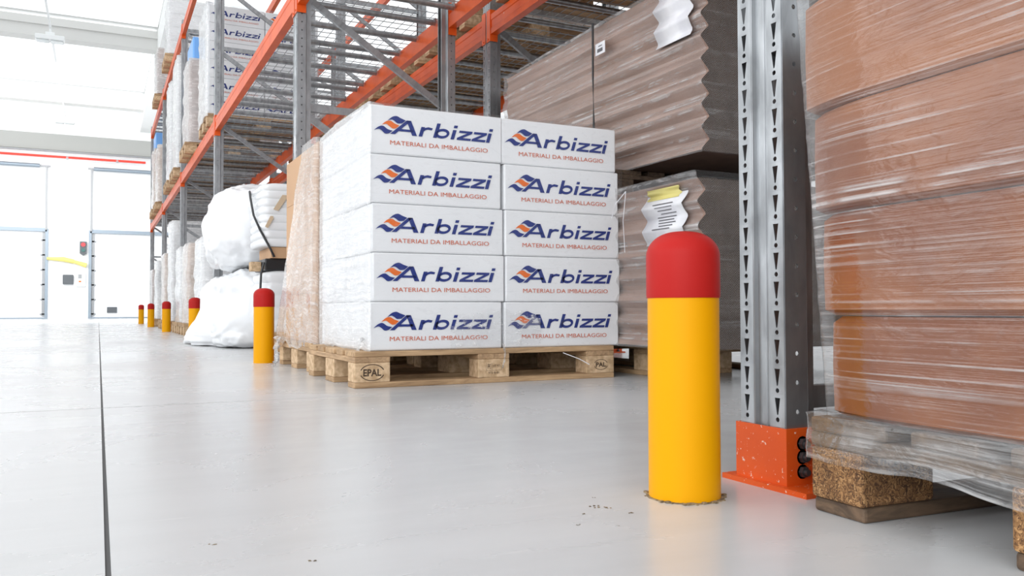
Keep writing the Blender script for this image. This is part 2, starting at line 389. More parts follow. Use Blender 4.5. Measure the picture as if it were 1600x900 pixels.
# ceiling; rooflight panels stretched over whole bays, an added glow to whiten the roof
ys = [-5.8, 1.9, 9.6, 17.3, 25.0, 32.7, YW + .3]
struct(MB().box(-16, 14, -5, YW, 8.2, 8.3), 'ceiling', M_CEIL)
for k, y in enumerate((1.9, 9.6, 17.3, 25.0, 32.7)):
    struct(MB().box(-16, 1.4, y, y + .45, 7.48, 8.0).box(-16, 1.4, y - .06, y, 7.78, 7.84), 'trim_%d' % (k + 2), M_BEAMG)
struct(MB().box(1.4, 1.9, -5, YW, 7.3, 8.0), 'trim_8', M_CEIL)
struct(MB().box(-16, 1.95, YW - .3, YW, 6.32, 6.92), 'trim_9', M_GIRD)
M_ROOFGLOW = bpy.data.materials.new('rooflight_sky'); M_ROOFGLOW.use_nodes = True  # even glow added to lighten roof and hall
_t = M_ROOFGLOW.node_tree; _t.nodes.clear(); _o = _t.nodes.new('ShaderNodeOutputMaterial'); _e = _t.nodes.new('ShaderNodeEmission')
_e.inputs[0].default_value = (.95, .98, 1, 1); _e.inputs[1].default_value = 1.25; _t.links.new(_e.outputs[0], _o.inputs[0])
for k in range(len(ys) - 1):
    y0 = max(-5, ys[k] + .45); y1 = ys[k + 1]
    struct(MB().box(-16, 1.4, y0, min(y1, YW - .3), 8.12, 8.16).box(1.9, 13.7, max(y0, 9.0), max(9.05, min(y1, YW - .3)), 8.12, 8.16), 'window_%d' % (k + 1), M_ROOFGLOW)
# pipes along the far wall
setp(MB().tube([(-14, YW - .42, 6.25), (1.9, YW - .42, 6.25)], .035, 8).build('conduit', M_PIPE, smooth=40), 'grey conduit running along the far wall under the girder', 'pipe')
p = setp(MB().tube([(-14, YW - .40, 6.05), (1.6, YW - .40, 6.05)], .045, 8).build('sprinkler_pipe', M_REDPIPE, smooth=40), 'thin red pipe running high along the far white wall', 'pipe')
for x in (-6.5, -4.9, -1.1, .6):
    MB().box(x - .04, x + .04, YW - .44, YW - .302, 6.0, 6.10).build('pipe_bracket', M_PIPE, parent=p)

def dock_door(n, x0, x1, z1, sill):
    d = MB().box(x0, x1, YW + .08, YW + .14, 0.02, z1)
    for k in range(1, 6):
        z = z1 * k / 6; d.box(x0, x1, YW + .074, YW + .08, z - .004, z + .004)
    d = d.build('door_%d' % n, M_DOOR, kind='structure')
    f = MB(); f.box(x0 - .05, x0 + .05, YW - .05, YW + .02, 0, z1 + .04); f.box(x1 - .05, x1 + .05, YW - .05, YW + .02, 0, z1 + .04)
    f.box(x0, x1, YW - .05, YW + .02, z1 - .06, z1 + .07); f.box(x0, x1, YW - .04, YW + .02, 0, .05)
    f.build('door_frame', M_TRACK, parent=d)
    r = MB()
    for x in (x0 + .03, x1 - .03): r.box(x - .03, x + .03, YW - .10, YW - .04, z1, 5.75)
    r.box(x0 - .1, x1 + .1, YW - .12, YW - .04, 5.7, 5.76)
    r.build('lift_track', M_PIPE, parent=d)
    r = MB().tube([(x0 + .1, YW - .16, 5.72), (x1 - .25, YW - .16, 5.72)], .07, 10)
    r.build('spring_shaft', M_TRACK, parent=d, smooth=40)
    for x, s in ((x0 + .05, 1), (x1 - .05, -1)):
        h = MB()
        for k in range(6):
            z = .15 + k * z1 / 6; h.box(x, x + s * .16, YW + .03, YW + .07, z, z + .05)
        h.box(x + s * .005, x + s * .10, YW + .03, YW + .06, .1, z1 - .1)
        h.build('door_hinge', M_PIPE, parent=d)
    MB().box(x0 + .6, x0 + .95, YW + .03, YW + .08, .22, .44).build('door_vent', M_DKBOX, parent=d) if n == 2 else None
    wx = x0 + 1.6 if n == 2 else x0 + 2.3
    w = MB().box(wx, wx + .8, YW + .05, YW + .08, 1.35, 1.38).box(wx, wx + .8, YW + .05, YW + .08, 1.75, 1.78).box(wx, wx + .03, YW + .05, YW + .08, 1.38, 1.75).box(wx + .77, wx + .8, YW + .05, YW + .08, 1.38, 1.75)
    w.build('window_frame', M_LAMPW, parent=d)
dock_door(1, -5.4, -1.76, 3.33, 0)
dock_door(2, -.306, 3.4, 3.33, 0)
# fittings between the doors
tl = MB().box(-.66, -.42, YW - .14, YW, 2.48, 2.93)
tl.prism([(-.66, 2.48), (-.42, 2.48), (-.54, 2.40)], 'y', YW - .14, YW - .01)
tl = setp(tl.build('traffic_light', M_DKBOX), 'small dock traffic light with red lamp above green, by the far door', 'traffic light')
MB().tube([(-.54, YW - .14, 2.81), (-.54, YW - .17, 2.81)], .08, 16).build('red_lamp', mat('red_glass', (.6, .02, .03), .3), parent=tl, smooth=40, label='red lamp')
MB().tube([(-.54, YW - .14, 2.60), (-.54, YW - .17, 2.60)], .07, 16).build('green_lamp', mat('green_glass', (.01, .10, .09), .3), parent=tl, smooth=40, label='dark green lamp')
fl = MB(); fl.tube([(-1.75, YW - .12, 2.26), (-1.2, YW - .12, 2.24), (-.85, YW - .12, 2.16)], [.05, .09, .08], 10)
fl.tube([(-.85, YW - .12, 2.16), (-.42, YW - .12, 2.02)], [.06, .09], 10)
setp(fl.build('dock_lamp_arm', mat('pale_yellow_paint', (.80, .68, .18), .5), smooth=60), 'pale yellow swivel arm on the wall below the traffic light', 'lamp arm')
setp(MB().box(-1.22, -.86, YW - .14, YW, 1.30, 1.66).build('junction_box', M_DKBOX, bevel=.02), 'dark grey square box on the wall left of the white control panel', 'switch box')
cp = setp(MB().box(-.78, -.45, YW - .12, YW, 1.22, 1.78).build('control_panel', M_LAMPW, bevel=.015), 'white door control panel beside the dark grey box', 'control panel')
MB().box(-.70, -.58, YW - .13, YW - .12, 1.52, 1.68).build('panel_screen', M_PIPE, parent=cp)
MB().box(-.68, -.60, YW - .135, YW - .12, 1.38, 1.44).build('panel_button', M_ORI, parent=cp)

# busbar with high-bay lamps
bx = -1.13
bb = setp(MB().box(bx - .02, bx + .02, 2, 35.5, 7.27, 7.36).build('lighting_trunk', M_LAMPW), 'thin white lighting trunk running under the roof beams', 'trunking')
def bay_lamp(y, lab):
    r = empty('high_bay_lamp', (bx, y, 7.0), label=lab, cat='ceiling lamp', group='lamps under the lighting trunk')
    MB().box(-.32, .32, -.15, .15, -.05, .07).build('lamp_housing', M_LAMPW, parent=r, bevel=.015)
    g = mat('lamp_glass', (.62, .66, .66), .15)
    MB().box(-.29, -.02, -.13, .13, -.075, -.05).build('lamp_lens', g, parent=r, bevel=.01)
    MB().box(.02, .29, -.13, .13, -.075, -.05).build('lamp_lens', g, parent=r, bevel=.01)
    MB().box(-.10, .10, -.06, .06, .07, .16).tube([(0, 0, .16), (0, 0, .27)], .02, 8).build('lamp_mount', M_LAMPW, parent=r)
bay_lamp(23.5, 'nearer white twin-lens lamp hanging under the roof')
bay_lamp(33.6, 'farther faint white lamp hanging above the dock doors')

# ------------------------------------------------------------------ pallet rack
Y0, BAY, NB = 1.14, 3.95, 5
UH = 4.47
XA0, XA1, XB0, XB1 = 1.05, 2.065, 2.315, 3.33

def perforated(width, h0, h1, holes, pitch=.05):
    """2D strip (u across, z up) with holes per pitch, returned as verts, tris"""
    vs, fs = [], []
    outer = [(0, 0), (width, 0), (width, pitch), (0, pitch)]
    polys = [[Vector((x, y, 0)) for x, y in outer]] + [[Vector((x, y, 0)) for x, y in hp] for hp in holes]
    flat = [p for q in polys for p in q]; tr = tessellate_polygon(polys)
    k = 0; z = h0
    while z < h1 - 1e-6:
        base = len(vs); vs += [(p.x, z + p.y) for p in flat]; fs += [tuple(base + i for i in t) for t in tr]; z += pitch
    return vs, fs
def circ(cx, cy, r, n=10): return [(cx + r * math.cos(2 * math.pi * k / n), cy + r * math.sin(2 * math.pi * k / n)) for k in range(n)]

def upright_mesh():
    """front face at x=0 looking towards -x, depth towards +x, width along y"""
    mb = MB(); w = .055
    tri = [(.0175 - .0064, .0435), (.0175 - .0014, .0145), (.0175 + .0014, .0145), (.0175 + .0064, .0435)]
    va, fa = perforated(.035, .012, UH, [tri, circ(.0175, .0062, .0042)])
    for y0, s in ((-w, 1), (w, -1)):
        V = [mb.bm.verts.new((0, y0 + s * u, z)) for u, z in va]
        for f in fa: mb.bm.faces.new([V[k] for k in f])
    vb, fb = perforated(.05, .012, UH, [circ(.027, .020, .0042)])
    for y in (-w, w):
        V = [mb.bm.verts.new((u, y, z)) for u, z in vb]
        for f in fb: mb.bm.faces.new([V[k] for k in f])
    z0, z1 = .012, UH
    def strip(a, c):
        mb.face([(a[0], a[1], z0), (c[0], c[1], z0), (c[0], c[1], z1), (a[0], a[1], z1)])
    gr = [(0, -.020), (.009, -.017), (.009, -.006), (.006, -.004), (.006, .004), (.009, .006), (.009, .017), (0, .020)]
    for k in range(len(gr) - 1): strip(gr[k], gr[k + 1])
    for s in (-1, 1):
        pr = [(.05, s * .055), (.058, s * .034), (.085, s * .034), (.085, s * .022)]
        for k in range(3): strip(pr[k], pr[k + 1])
    bmesh.ops.remove_doubles(mb.bm, verts=mb.bm.verts, dist=1e-5)
    return mb.mesh('upright', M_GALV, normals=False)
UPM = upright_mesh()

def add_part(name, me, parent, loc, rz=0.0, **kw):
    o = bpy.data.objects.new(name, me); C.objects.link(o); o.parent = parent; o.location = loc; o.rotation_euler = (0, 0, rz)
    return setp(o, **kw)

def solid(o, th=.0022):
    s = o.modifiers.new('solid', 'SOLIDIFY'); s.thickness = th; s.offset = 0
    return o

def foot_mesh(m):
    b = MB(); b.box(-.02, .14, -.12, .085, 0, .009)
    # U-shaped shoe round the upright
    b.box(-.006, -.0015, -.0625, .0625, .009, .105)
    for y in (-.0625, .0575): b.box(-.0015, .10, y, y + .005, .009, .105)
    return b.mesh('base_plate', m)
FOOT, FOOTN = foot_mesh(M_ORANGE), foot_mesh(M_ORCHIP)
def bolt_mesh():
    b = MB(); b.tube([(0, .002, 0), (0, -.0075, 0)], .0095, 6); b.tube([(0, -.0075, 0), (0, -.014, 0)], .0055, 10)
    b.tube([(0, .003, 0), (0, .0, 0)], .0125, 16)
    return b.mesh('bolt', mat('bolt_steel', (.12, .12, .125), .4, metal=.8), smooth=35)
BOLT = bolt_mesh()

def conn_mesh():
    """orange end plate hooked on the upright face (at x=0), one side of the upright"""
    b = MB(); b.box(-.004, 0, -.062, -.010, -.045, .165); b.box(-.004, .052, -.066, -.062, -.045, .165)
    b.tube([(-.004, -.036, -.028), (-.008, -.036, -.028)], .006, 8)
    return b.mesh('beam_connector', M_ORANGE)
CONN = conn_mesh()
def beam_mesh():
    L = BAY - .132; b = MB()
    pr = [(0, 0), (.05, 0), (.05, .085), (.036, .085), (.036, .13), (0, .13), (0, .094), (.004, .088), (.004, .042), (0, .036)]
    b.prism(pr, 'y', 0, L)
    return b.mesh('shelf_beam', M_ORANGE)
BEAM = beam_mesh()
def bar_mesh(L):
    b = MB(); b.tube([(0, 0, 0), (L, 0, 0)], .020, 8, rot=math.pi / 8)
    b.box(-.0, .012, -.026, .026, -.004, .024); b.box(L - .012, L, -.026, .026, -.004, .024)
    return b.mesh('support_bar', M_GALV, smooth=50)
BAR = bar_mesh(XA1 - XA0 - .10)
def deck_mesh():
    b = MB(); D = XA1 - XA0 - .02; L = BAY - .135
    k = 0
    n = int(L / .1)
    for k in range(n + 1):
        y = .01 + (L - .02) * k / n; b.tube([(0, y, 0), (D, y, 0)], .0028, 4)
    m = 15
    for k in range(m + 1):
        x = .005 + (D - .01) * k / m; b.tube([(x, 0, .0044), (x, L, .0044)], .0028, 4)
    for s in (0, D): b.box(s - .002, s + .002, 0, L, -.04, .0)
    return b.mesh('wire_deck', M_WIRE)
DECK = deck_mesh()
def brace_mesh(L):
    b = MB(); b.box(0, L, -.013, -.011, -.02, .02); b.box(0, L, -.011, .011, .018, .02); b.box(0, L, -.011, .011, -.02, -.018)
    return b.mesh('brace', M_GALV)
DX = XA1 - XA0 - .10
BRH = brace_mesh(DX); _dz = -.60; BRD = brace_mesh(math.hypot(DX, _dz))

L1, L2 = 2.13, 4.28
nbars = [0]
def build_rack(x0, x1, nbays, label, l1, l2):
    rk = empty('pallet_rack', (x0, Y0, 0), label=label, cat='pallet rack')
    for k in range(nbays + 1):
        y = k * BAY
        for face, (x, rz) in enumerate(((0, 0), (x1 - x0, math.pi))):
            u = solid(add_part('upright', UPM, rk, (x, y, 0), rz))
            near = (k == 0 and face == 0 and x0 == XA0)
            f = add_part('base_plate', FOOTN if near else FOOT, u, (0, 0, 0))
            if k < 3:
                for z in (.079, .056, .031): add_part('bolt', BOLT, u, (.030, -.0625, z))
                ab = add_part('anchor_bolt', BOLT, u, (.03, .072, .012)); ab.rotation_euler = (-math.pi / 2, 0, 0)
        for z in (.15, .83, 1.53, 2.36, 3.0, 3.7, 4.38):
            add_part('cross_brace', BRH, rk, (.05, y, z))
        for z in (.80, 1.50, 2.22, 2.97, 3.67, 4.34):
            o = add_part('cross_brace', BRD, rk, (.05, y + .012, z)); o.rotation_euler = (0, -math.atan2(_dz, DX), 0)
    for k in range(nbays):
        y = k * BAY
        for lv, z in ((1, L1), (2, L2)):
            for x, rz in ((0, 0), (x1 - x0, math.pi)):
                bm_ = add_part('shelf_beam', BEAM, rk, (x - .002 if rz == 0 else x + .002, y + .066 if rz == 0 else y + BAY - .066, z), rz)
                # end plates on the uprights at both ends
                c1 = add_part('beam_connector', CONN, bm_, (0.0, 0.0, 0.0)); c1.location = (0, BAY - .066, 0)
                c2 = add_part('beam_connector', CONN, bm_, (0, -.066, 0)); c2.scale = (1, -1, 1)
            if k in (l1 if lv == 1 else l2):
                for pnl in range(4):
                    for dy in (.17, .55, .93):
                        o = add_part('support_bar', BAR, rk, (.05, y + .066 + pnl * .955 + dy - .06, z + .105))
                        nbars[0] += 1
                add_part('wire_deck', DECK, rk, (.01, y + .067, z + .1335), label='grey wire mesh deck')
    return rk
rackA = build_rack(XA0, XA1, NB, 'nearer row of grey and orange pallet racking along the aisle, from the foreground upright', {0, 1, 2, 3, 4}, {3, 4})
rackB = build_rack(XB0, XB1, NB, 'rear row of grey and orange pallet racking, back to back behind the aisle row', {0, 1, 2, 3}, {3})
# fold what is past the hundred largest support bars into one stuff part per rack
for rk in (rackA, rackB):
    bars = [o for o in C.objects if o.parent == rk and o.name.startswith('support_bar')]
    extra = bars[84:] if rk is rackA else []
    if extra:
        b = MB()
        for o in extra:
            x, y, z = o.location; b.tube([(x, y, z), (x + DX, y, z)], .020, 6)
            bpy.data.objects.remove(o)
        b.build('far_support_bars', M_GALV, parent=rk, kind='stuff')

# ------------------------------------------------------------------ bollards
def bollard(x, y, lab):
    r = empty('bollard', (x, y, 0), label=lab, cat='bollard', group='yellow and red bollards guarding the rack uprights')
    MB().lathe([(0, 0), (.0585, 0), (.0585, .327), (0, .327)]).build('post', M_YEL, parent=r, smooth=40)
    pr = [(0, .327), (.0600, .327), (.0605, .332), (.0605, .395)]
    for k in range(1, 13):
        a = math.pi / 2 * k / 12; pr.append((.0605 * math.cos(a) ** .8 if k < 12 else 0, .395 + .0425 * math.sin(a)))
    MB().lathe(pr).build('cap', M_RED, parent=r, smooth=50)
    return r
bols = ['large foreground yellow bollard with domed red cap', 'yellow bollard with red cap in front of the white bagged loads',
        'yellow and red bollard half hidden behind the white plastic drape', 'yellow and red bollard just left of the half hidden one',
        'fifth bollard along the aisle, second from the far end', 'farthest and smallest yellow and red bollard']
for k in range(6): bollard(.871 if k == 0 else .872, 1.13 + k * 3.95, bols[k])
b = MB()
for k in range(70):
    a = random.random() * 6.283; rr = .0605 + random.random() ** 2 * .006; s = .001 + random.random() * .0022
    b.box(.871 + rr * math.cos(a) - s, .871 + rr * math.cos(a) + s, 1.13 + rr * math.sin(a) - s, 1.13 + rr * math.sin(a) + s, 0, s)
b.lathe([(.0585, .0), (.0625, .0), (.0618, .0012), (.0585, .0016)], (.871, 1.13), 48)
setp(b.build('grime_ring', M_DIRT), 'brown grime gathered around the foot of the foreground bollard', 'dirt', kind='stuff')

# ------------------------------------------------------------------ pallets
def stamp(parent, txt, y, x, z, s=1.0, oval=True, part_txt=None):
    """burnt stamp on a block's -y face"""
    b = MB()
    add_text(b, txt, .062 * s, .024 * s, lambda u, v: (x - .031 * s + u, y, z - .012 * s + v), bold=.03)
    if oval:
        n = 40
        for k in range(n):
            a0, a1 = 2 * math.pi * k / n, 2 * math.pi * (k + 1) / n
            if abs(math.sin((a0 + a1) / 2)) < .25: continue
            P = lambda a, r: (x + .043 * s * r * math.cos(a), y, z + .028 * s * r * math.sin(a))
            b.face([P(a0, 1), P(a1, 1), P(a1, .91), P(a0, .91)])
    return b.build('stamp', M_BRAND, parent=parent, normals=False)

def make_pallet():
    r = empty('euro_pallet')
    MX, MY = M_WOODX, M_WOODY
    for y, w in ((-.35, .1), (0, .145), (.35, .1)):
        MB().box(-.6, .6, y - w / 2, y + w / 2, 0, .022).build('bottom_board', MX, parent=r, bevel=.003)
    for x in (-.5275, 0, .5275):
        MB().box(x - .0725, x + .0725, -.4, .4, .1, .122).build('stretcher_board', MY, parent=r, bevel=.003)
        for y, w in ((-.35, .1), (0, .145), (.35, .1)):
            MB().box(x - .0725, x + .0725, y - w / 2, y + w / 2, .022, .1).build('block', M_BLOCK, parent=r, bevel=.004)
    for y, w in ((-.3275, .145), (-.165, .1), (0, .145), (.165, .1), (.3275, .145)):
        MB().box(-.6, .6, y - w / 2, y + w / 2, .122, .144).build('deck_board', MX, parent=r, bevel=.003)
    return r
PAL0 = make_pallet(); PAL0_used = [False]
def pallet(cx, cy, z, rz, lab, group=None):
    if not PAL0_used[0]: p = PAL0; PAL0_used[0] = True; KC[PAL0] = kids(PAL0); [KC.setdefault(c, []) for c in KC[PAL0]]
    else: p = copy_tree(PAL0)
    p.location = (cx, cy, z); p.rotation_euler = (0, 0, rz)
    setp(p, lab, 'pallet', group or 'wooden pallets in the racking'); return p

# ------------------------------------------------------------------ printed cartons
def logo_mesh():
    """printed mark on a carton's front: x along the face, z up, foot of the letter A at 0,0"""
    mb = MB(); K = .000418; KZ = .00040
    def P(px, pz): return (px * K, 0, pz * KZ)
    def poly(pts, mi=0):
        V = [mb.bm.verts.new(P(*p)) for p in pts]
        for t in tessellate_polygon([[Vector((p[0], p[1], 0)) for p in pts]]):
            mb.bm.faces.new([V[k] for k in t]).material_index = mi
    def sh(pts, x0, k=.30): return [(x0 + x + k * z, z) for x, z in pts]
    def stroke(cl, th, x0, k=.30):
        L, R = [], []
        for i, (x, z) in enumerate(cl):
            a = cl[max(0, i - 1)]; c = cl[min(len(cl) - 1, i + 1)]
            dx, dz = c[0] - a[0], c[1] - a[1]; l = math.hypot(dx, dz); nx, nz = -dz / l, dx / l
            t = th[i] if isinstance(th, list) else th
            L.append((x + nx * t / 2, z + nz * t / 2)); R.append((x - nx * t / 2, z - nz * t / 2))
        for i in range(len(cl) - 1): poly(sh([L[i], L[i + 1], R[i + 1], R[i]], x0, k))
    # A
    poly([(0, 0), (48, 0), (212, 150), (168, 150)]); poly([(165, 150), (212, 150), (272, 0), (222, 0)]); poly([(82, 34), (240, 34), (232, 58), (108, 58)])
    # r
    poly(sh([(0, 0), (38, 0), (38, 100), (0, 100)], 288)); stroke([(30, 62), (48, 82), (74, 90), (118, 84)], [22, 26, 26, 22], 288)
    # b
    poly(sh([(0, 0), (38, 0), (38, 152), (0, 152)], 438))
    cl = [(20, 20)] + [(82 - 62 * math.cos(a), 50 - 38 * math.sin(a)) for a in [math.pi * 2 * k / 20 for k in range(0, 21)]]
    stroke([(82 - 60 * math.cos(2 * math.pi * k / 24), 50 + 38 * math.sin(2 * math.pi * k / 24)) for k in range(25)], 27, 440)
    def ii(x0):
        poly(sh([(0, 0), (38, 0), (38, 100), (0, 100)], x0)); poly(sh([(0, 120), (38, 120), (38, 148), (0, 148)], x0))
    def zz(x0):
        poly(sh([(4, 76), (146, 76), (146, 100), (4, 100)], x0)); poly(sh([(0, 0), (150, 0), (150, 24), (0, 24)], x0)); poly(sh([(2, 24), (56, 24), (146, 76), (92, 76)], x0))
    ii(622); zz(688); zz(848); ii(1008)
    # three waves
    def wave(top, bot, mi):
        n = len(top)
        for k in range(n - 1): poly([top[k], top[k + 1], bot[k + 1], bot[k]], mi)
    def G(px, py): return (px - 320, 318 + .092 * (px - 320) - py)
    def sm(pts, n=14):
        out = []
        for k in range(n + 1):
            s = k / n * (len(pts) - 1); i = min(int(s), len(pts) - 2); f = s - i
            p0, p1, p2, p3 = pts[max(i - 1, 0)], pts[i], pts[i + 1], pts[min(i + 2, len(pts) - 1)]
            out.append(tuple(.5 * (2 * p1[q] + (p2[q] - p0[q]) * f + (2 * p0[q] - 5 * p1[q] + 4 * p2[q] - p3[q]) * f * f + (3 * p1[q] - p0[q] - 3 * p2[q] + p3[q]) * f ** 3) for q in (0, 1)))
        return out
    wave(sm([G(292, 186), G(340, 148), G(385, 139), G(425, 160), G(478, 184)]), sm([G(292, 186), G(335, 173), G(365, 190), G(395, 213), G(440, 213)]), 0)
    wave(sm([G(236, 226), G(280, 192), G(325, 187), G(365, 215), G(412, 234)]), sm([G(236, 226), G(280, 218), G(310, 240), G(345, 265), G(380, 262)]), 1)
    wave(sm([G(158, 281), G(205, 245), G(250, 238), G(295, 272), G(345, 287)]), sm([G(158, 281), G(205, 268), G(235, 285), G(270, 316), G(310, 313)]), 0)
    return mb.mesh('printed_logo', [M_BLUEI, M_ORI], normals=False)
LOGO = logo_mesh()
def tag_mesh():
    b = MB(); add_text(b, 'MATERIALI DA IMBALLAGGIO', .430, .0175, lambda u, v: (u, 0, v - .031 - .0125), bold=.0)
    return b.mesh('printed_tagline', M_REDI, normals=False)
TAGL = tag_mesh()

CW, CD, CH = .583, .398, .1975
def carton_mesh(w, d, h, m, name='carton_body', flap=True, bulge=.004):
    b = MB(); nx, ny, nz = 12, 8, 6
    def P(i, j, k):
        u, v, s = i / nx, j / ny, k / nz
        bx_ = 16 * u * (1 - u) * s * (1 - s); by_ = 16 * v * (1 - v) * s * (1 - s); 
        x = (u - .5) * w; y = v * d; z = s * h
        if i == 0: x -= bulge * by_
        if i == nx: x += bulge * by_
        if j == 0: y -= bulge * bx_ * .4
        if j == ny: y += bulge * bx_
        return (x, y, z)
    cache = {}
    def V(i, j, k):
        if (i, j, k) not in cache: cache[(i, j, k)] = b.bm.verts.new(P(i, j, k))
        return cache[(i, j, k)]
    for i in range(nx):
        for k in range(nz):
            b.bm.faces.new((V(i, 0, k), V(i + 1, 0, k), V(i + 1, 0, k + 1), V(i, 0, k + 1))); b.bm.faces.new((V(i, ny, k), V(i, ny, k + 1), V(i + 1, ny, k + 1), V(i + 1, ny, k)))
    for j in range(ny):
        for k in range(nz):
            b.bm.faces.new((V(0, j, k), V(0, j, k + 1), V(0, j + 1, k + 1), V(0, j + 1, k))); b.bm.faces.new((V(nx, j, k), V(nx, j + 1, k), V(nx, j + 1, k + 1), V(nx, j, k + 1)))
    for i in range(nx):
        for j in range(ny):
            for k in (0, nz): b.bm.faces.new((V(i, j, k), V(i + 1, j, k), V(i + 1, j + 1, k), V(i, j + 1, k)))
    return b.mesh(name, m, smooth=40)
WCM = carton_mesh(CW - .003, CD, CH - .0015, M_WCART)
def wcarton(x, y, z, rz, lab, group, logo=True):
    r = empty('printed_carton', (x, y, z), rz, label=lab, cat='carton', group=group)
    o = add_part('carton_body', WCM, r, (0, 0, 0)); bv = o.modifiers.new('bevel', 'BEVEL'); bv.width = .006; bv.segments = 2; bv.limit_method = 'ANGLE'
    if logo:
        add_part('printed_logo', LOGO, r, (-CW / 2 + .083, -.0036, .082)); add_part('printed_tagline', TAGL, r, (-CW / 2 + .083, -.0036, .082))
    return r
p1 = pallet(1.50, 3.63, 0, 0, 'wooden pallet carrying the white printed cartons, stamped in an oval', 'floor pallets')
PALBASE = p1
ROWN = ['bottom', 'second lowest', 'middle', 'second highest', 'top']
shL = [0, .014, .009, -.004, .0]; shR = [.0, .008, .004, .0, -.014]
for k in range(5):
    z = .1445 + k * CH
    wcarton(.964 + CW / 2 + shL[k] * .8, 3.245 + random.uniform(-.002, .002), z, random.uniform(-.004, .004), 'white printed carton in the left column facing the camera, %s row' % ROWN[k], 'white printed cartons on the floor pallet')
    wcarton(.964 + CW * 1.5 + .004 + shR[k] * .8 + .004, 3.245 + random.uniform(-.002, .002), z, random.uniform(-.004, .004), 'white printed carton in the right column facing the camera, %s row' % ROWN[k], 'white printed cartons on the floor pallet')
    wcarton(.966 + CW / 2, 3.650, z, 0, 'white carton behind the left column under wrinkled film, %s row' % ROWN[k], 'white printed cartons on the floor pallet', logo=False)

# ------------------------------------------------------------------ stretch film wraps
def rrect(x0, x1, y0, y1, r, n=8, seg=.02):
    """closed rounded rectangle path, counterclockwise from the -y side"""
    pts = []
    def line(a, c):
        l = math.dist(a, c); m = max(1, int(l / seg))
        for k in range(m): pts.append((a[0] + (c[0] - a[0]) * k / m, a[1] + (c[1] - a[1]) * k / m))
    def arc(cx, cy, a0):
        for k in range(n): a = a0 + math.pi / 2 * k / n; pts.append((cx + r * math.cos(a), cy + r * math.sin(a)))
    line((x0 + r, y0), (x1 - r, y0)); arc(x1 - r, y0 + r, -math.pi / 2)
    line((x1, y0 + r), (x1, y1 - r)); arc(x1 - r, y1 - r, 0)
    line((x1 - r, y1), (x0 + r, y1)); arc(x0 + r, y1 - r, math.pi / 2)
    line((x0, y1 - r), (x0, y0 + r)); arc(x0 + r, y0 + r, math.pi)
    return pts

def film(name, path, z0, z1, amp, mats, pick=None, seed=0, dz=.02, fz=8, ft=2.5, rag=.0, top=0.0, off=(0, 0, 0), rz=0, fn=None, skip=None, parent=None, **kw):
    """path wrapped by film from z0 to z1, wrinkled outwards; pick(x,y,nx,ny)->material slot"""
    mb = MB(); uvl = mb.bm.loops.layers.uv.new('UVMap'); n = len(path); m = max(2, int((z1 - z0) / dz))
    per = [0]
    for k in range(n): per.append(per[-1] + math.dist(path[k], path[(k + 1) % n]))
    N = []
    for k in range(n):
        a, c = path[k - 1], path[(k + 1) % n]; dx, dy = c[0] - a[0], c[1] - a[1]; l = math.hypot(dx, dy) or 1; N.append((dy / l, -dx / l))
    G = []
    for j in range(m + 1):
        row = []
        for k in range(n):
            s = j / m; zb = z0 + rag * (fbm((per[k] * 6, seed, 3.1)) * .6 - .2) if rag else z0
            z = zb + (z1 - zb) * s
            d = abs(fbm((per[k] * ft + seed * 3.3, z * fz + .6 * per[k], seed), 4)) * amp
            x, y = path[k][0] + N[k][0] * d, path[k][1] + N[k][1] * d
            if fn: x, y, z = fn(x, y, z, N[k], s)
            row.append(mb.bm.verts.new((x, y, z)))
        G.append(row)
    for j in range(m):
        for k in range(n):
            k2 = (k + 1) % n
            if skip and skip(path[k][0], path[k][1], N[k]): continue
            f = mb.bm.faces.new((G[j][k], G[j][k2], G[j + 1][k2], G[j + 1][k]))
            if pick: f.material_index = pick(path[k][0], path[k][1], N[k])
            for lp, (pp, jj) in zip(f.loops, ((per[k], j), (per[k + 1], j), (per[k + 1], j + 1), (per[k], j + 1))):
                lp[uvl].uv = (pp, z0 + (z1 - z0) * jj / m)
    if top:
        # film folded a little way over the top edge
        cx = sum(p[0] for p in path) / n; cy = sum(p[1] for p in path) / n; T = []
        for k in range(n):
            v = G[m][k].co; q = top * (1 + .5 * noise.noise((per[k] * 7, seed, 0))); dx, dy = cx - v.x, cy - v.y; l = math.hypot(dx, dy)
            T.append(mb.bm.verts.new((v.x + dx / l * q, v.y + dy / l * q, v.z + .004)))
        for k in range(n):
            k2 = (k + 1) % n
            if skip and skip(path[k][0], path[k][1], N[k]): continue
            f = mb.bm.faces.new((G[m][k], G[m][k2], T[k2], T[k]))
            if pick: f.material_index = pick(path[k][0], path[k][1], N[k])
            for lp, (pp, zz) in zip(f.loops, ((per[k], z1), (per[k + 1], z1), (per[k + 1], z1 + top), (per[k], z1 + top))): lp[uvl].uv = (pp, zz)
    o = mb.build(name, mats, parent=parent, smooth=180, normals=False)
    o.location = off; o.rotation_euler = (0, 0, rz)
    return setp(o, **kw)

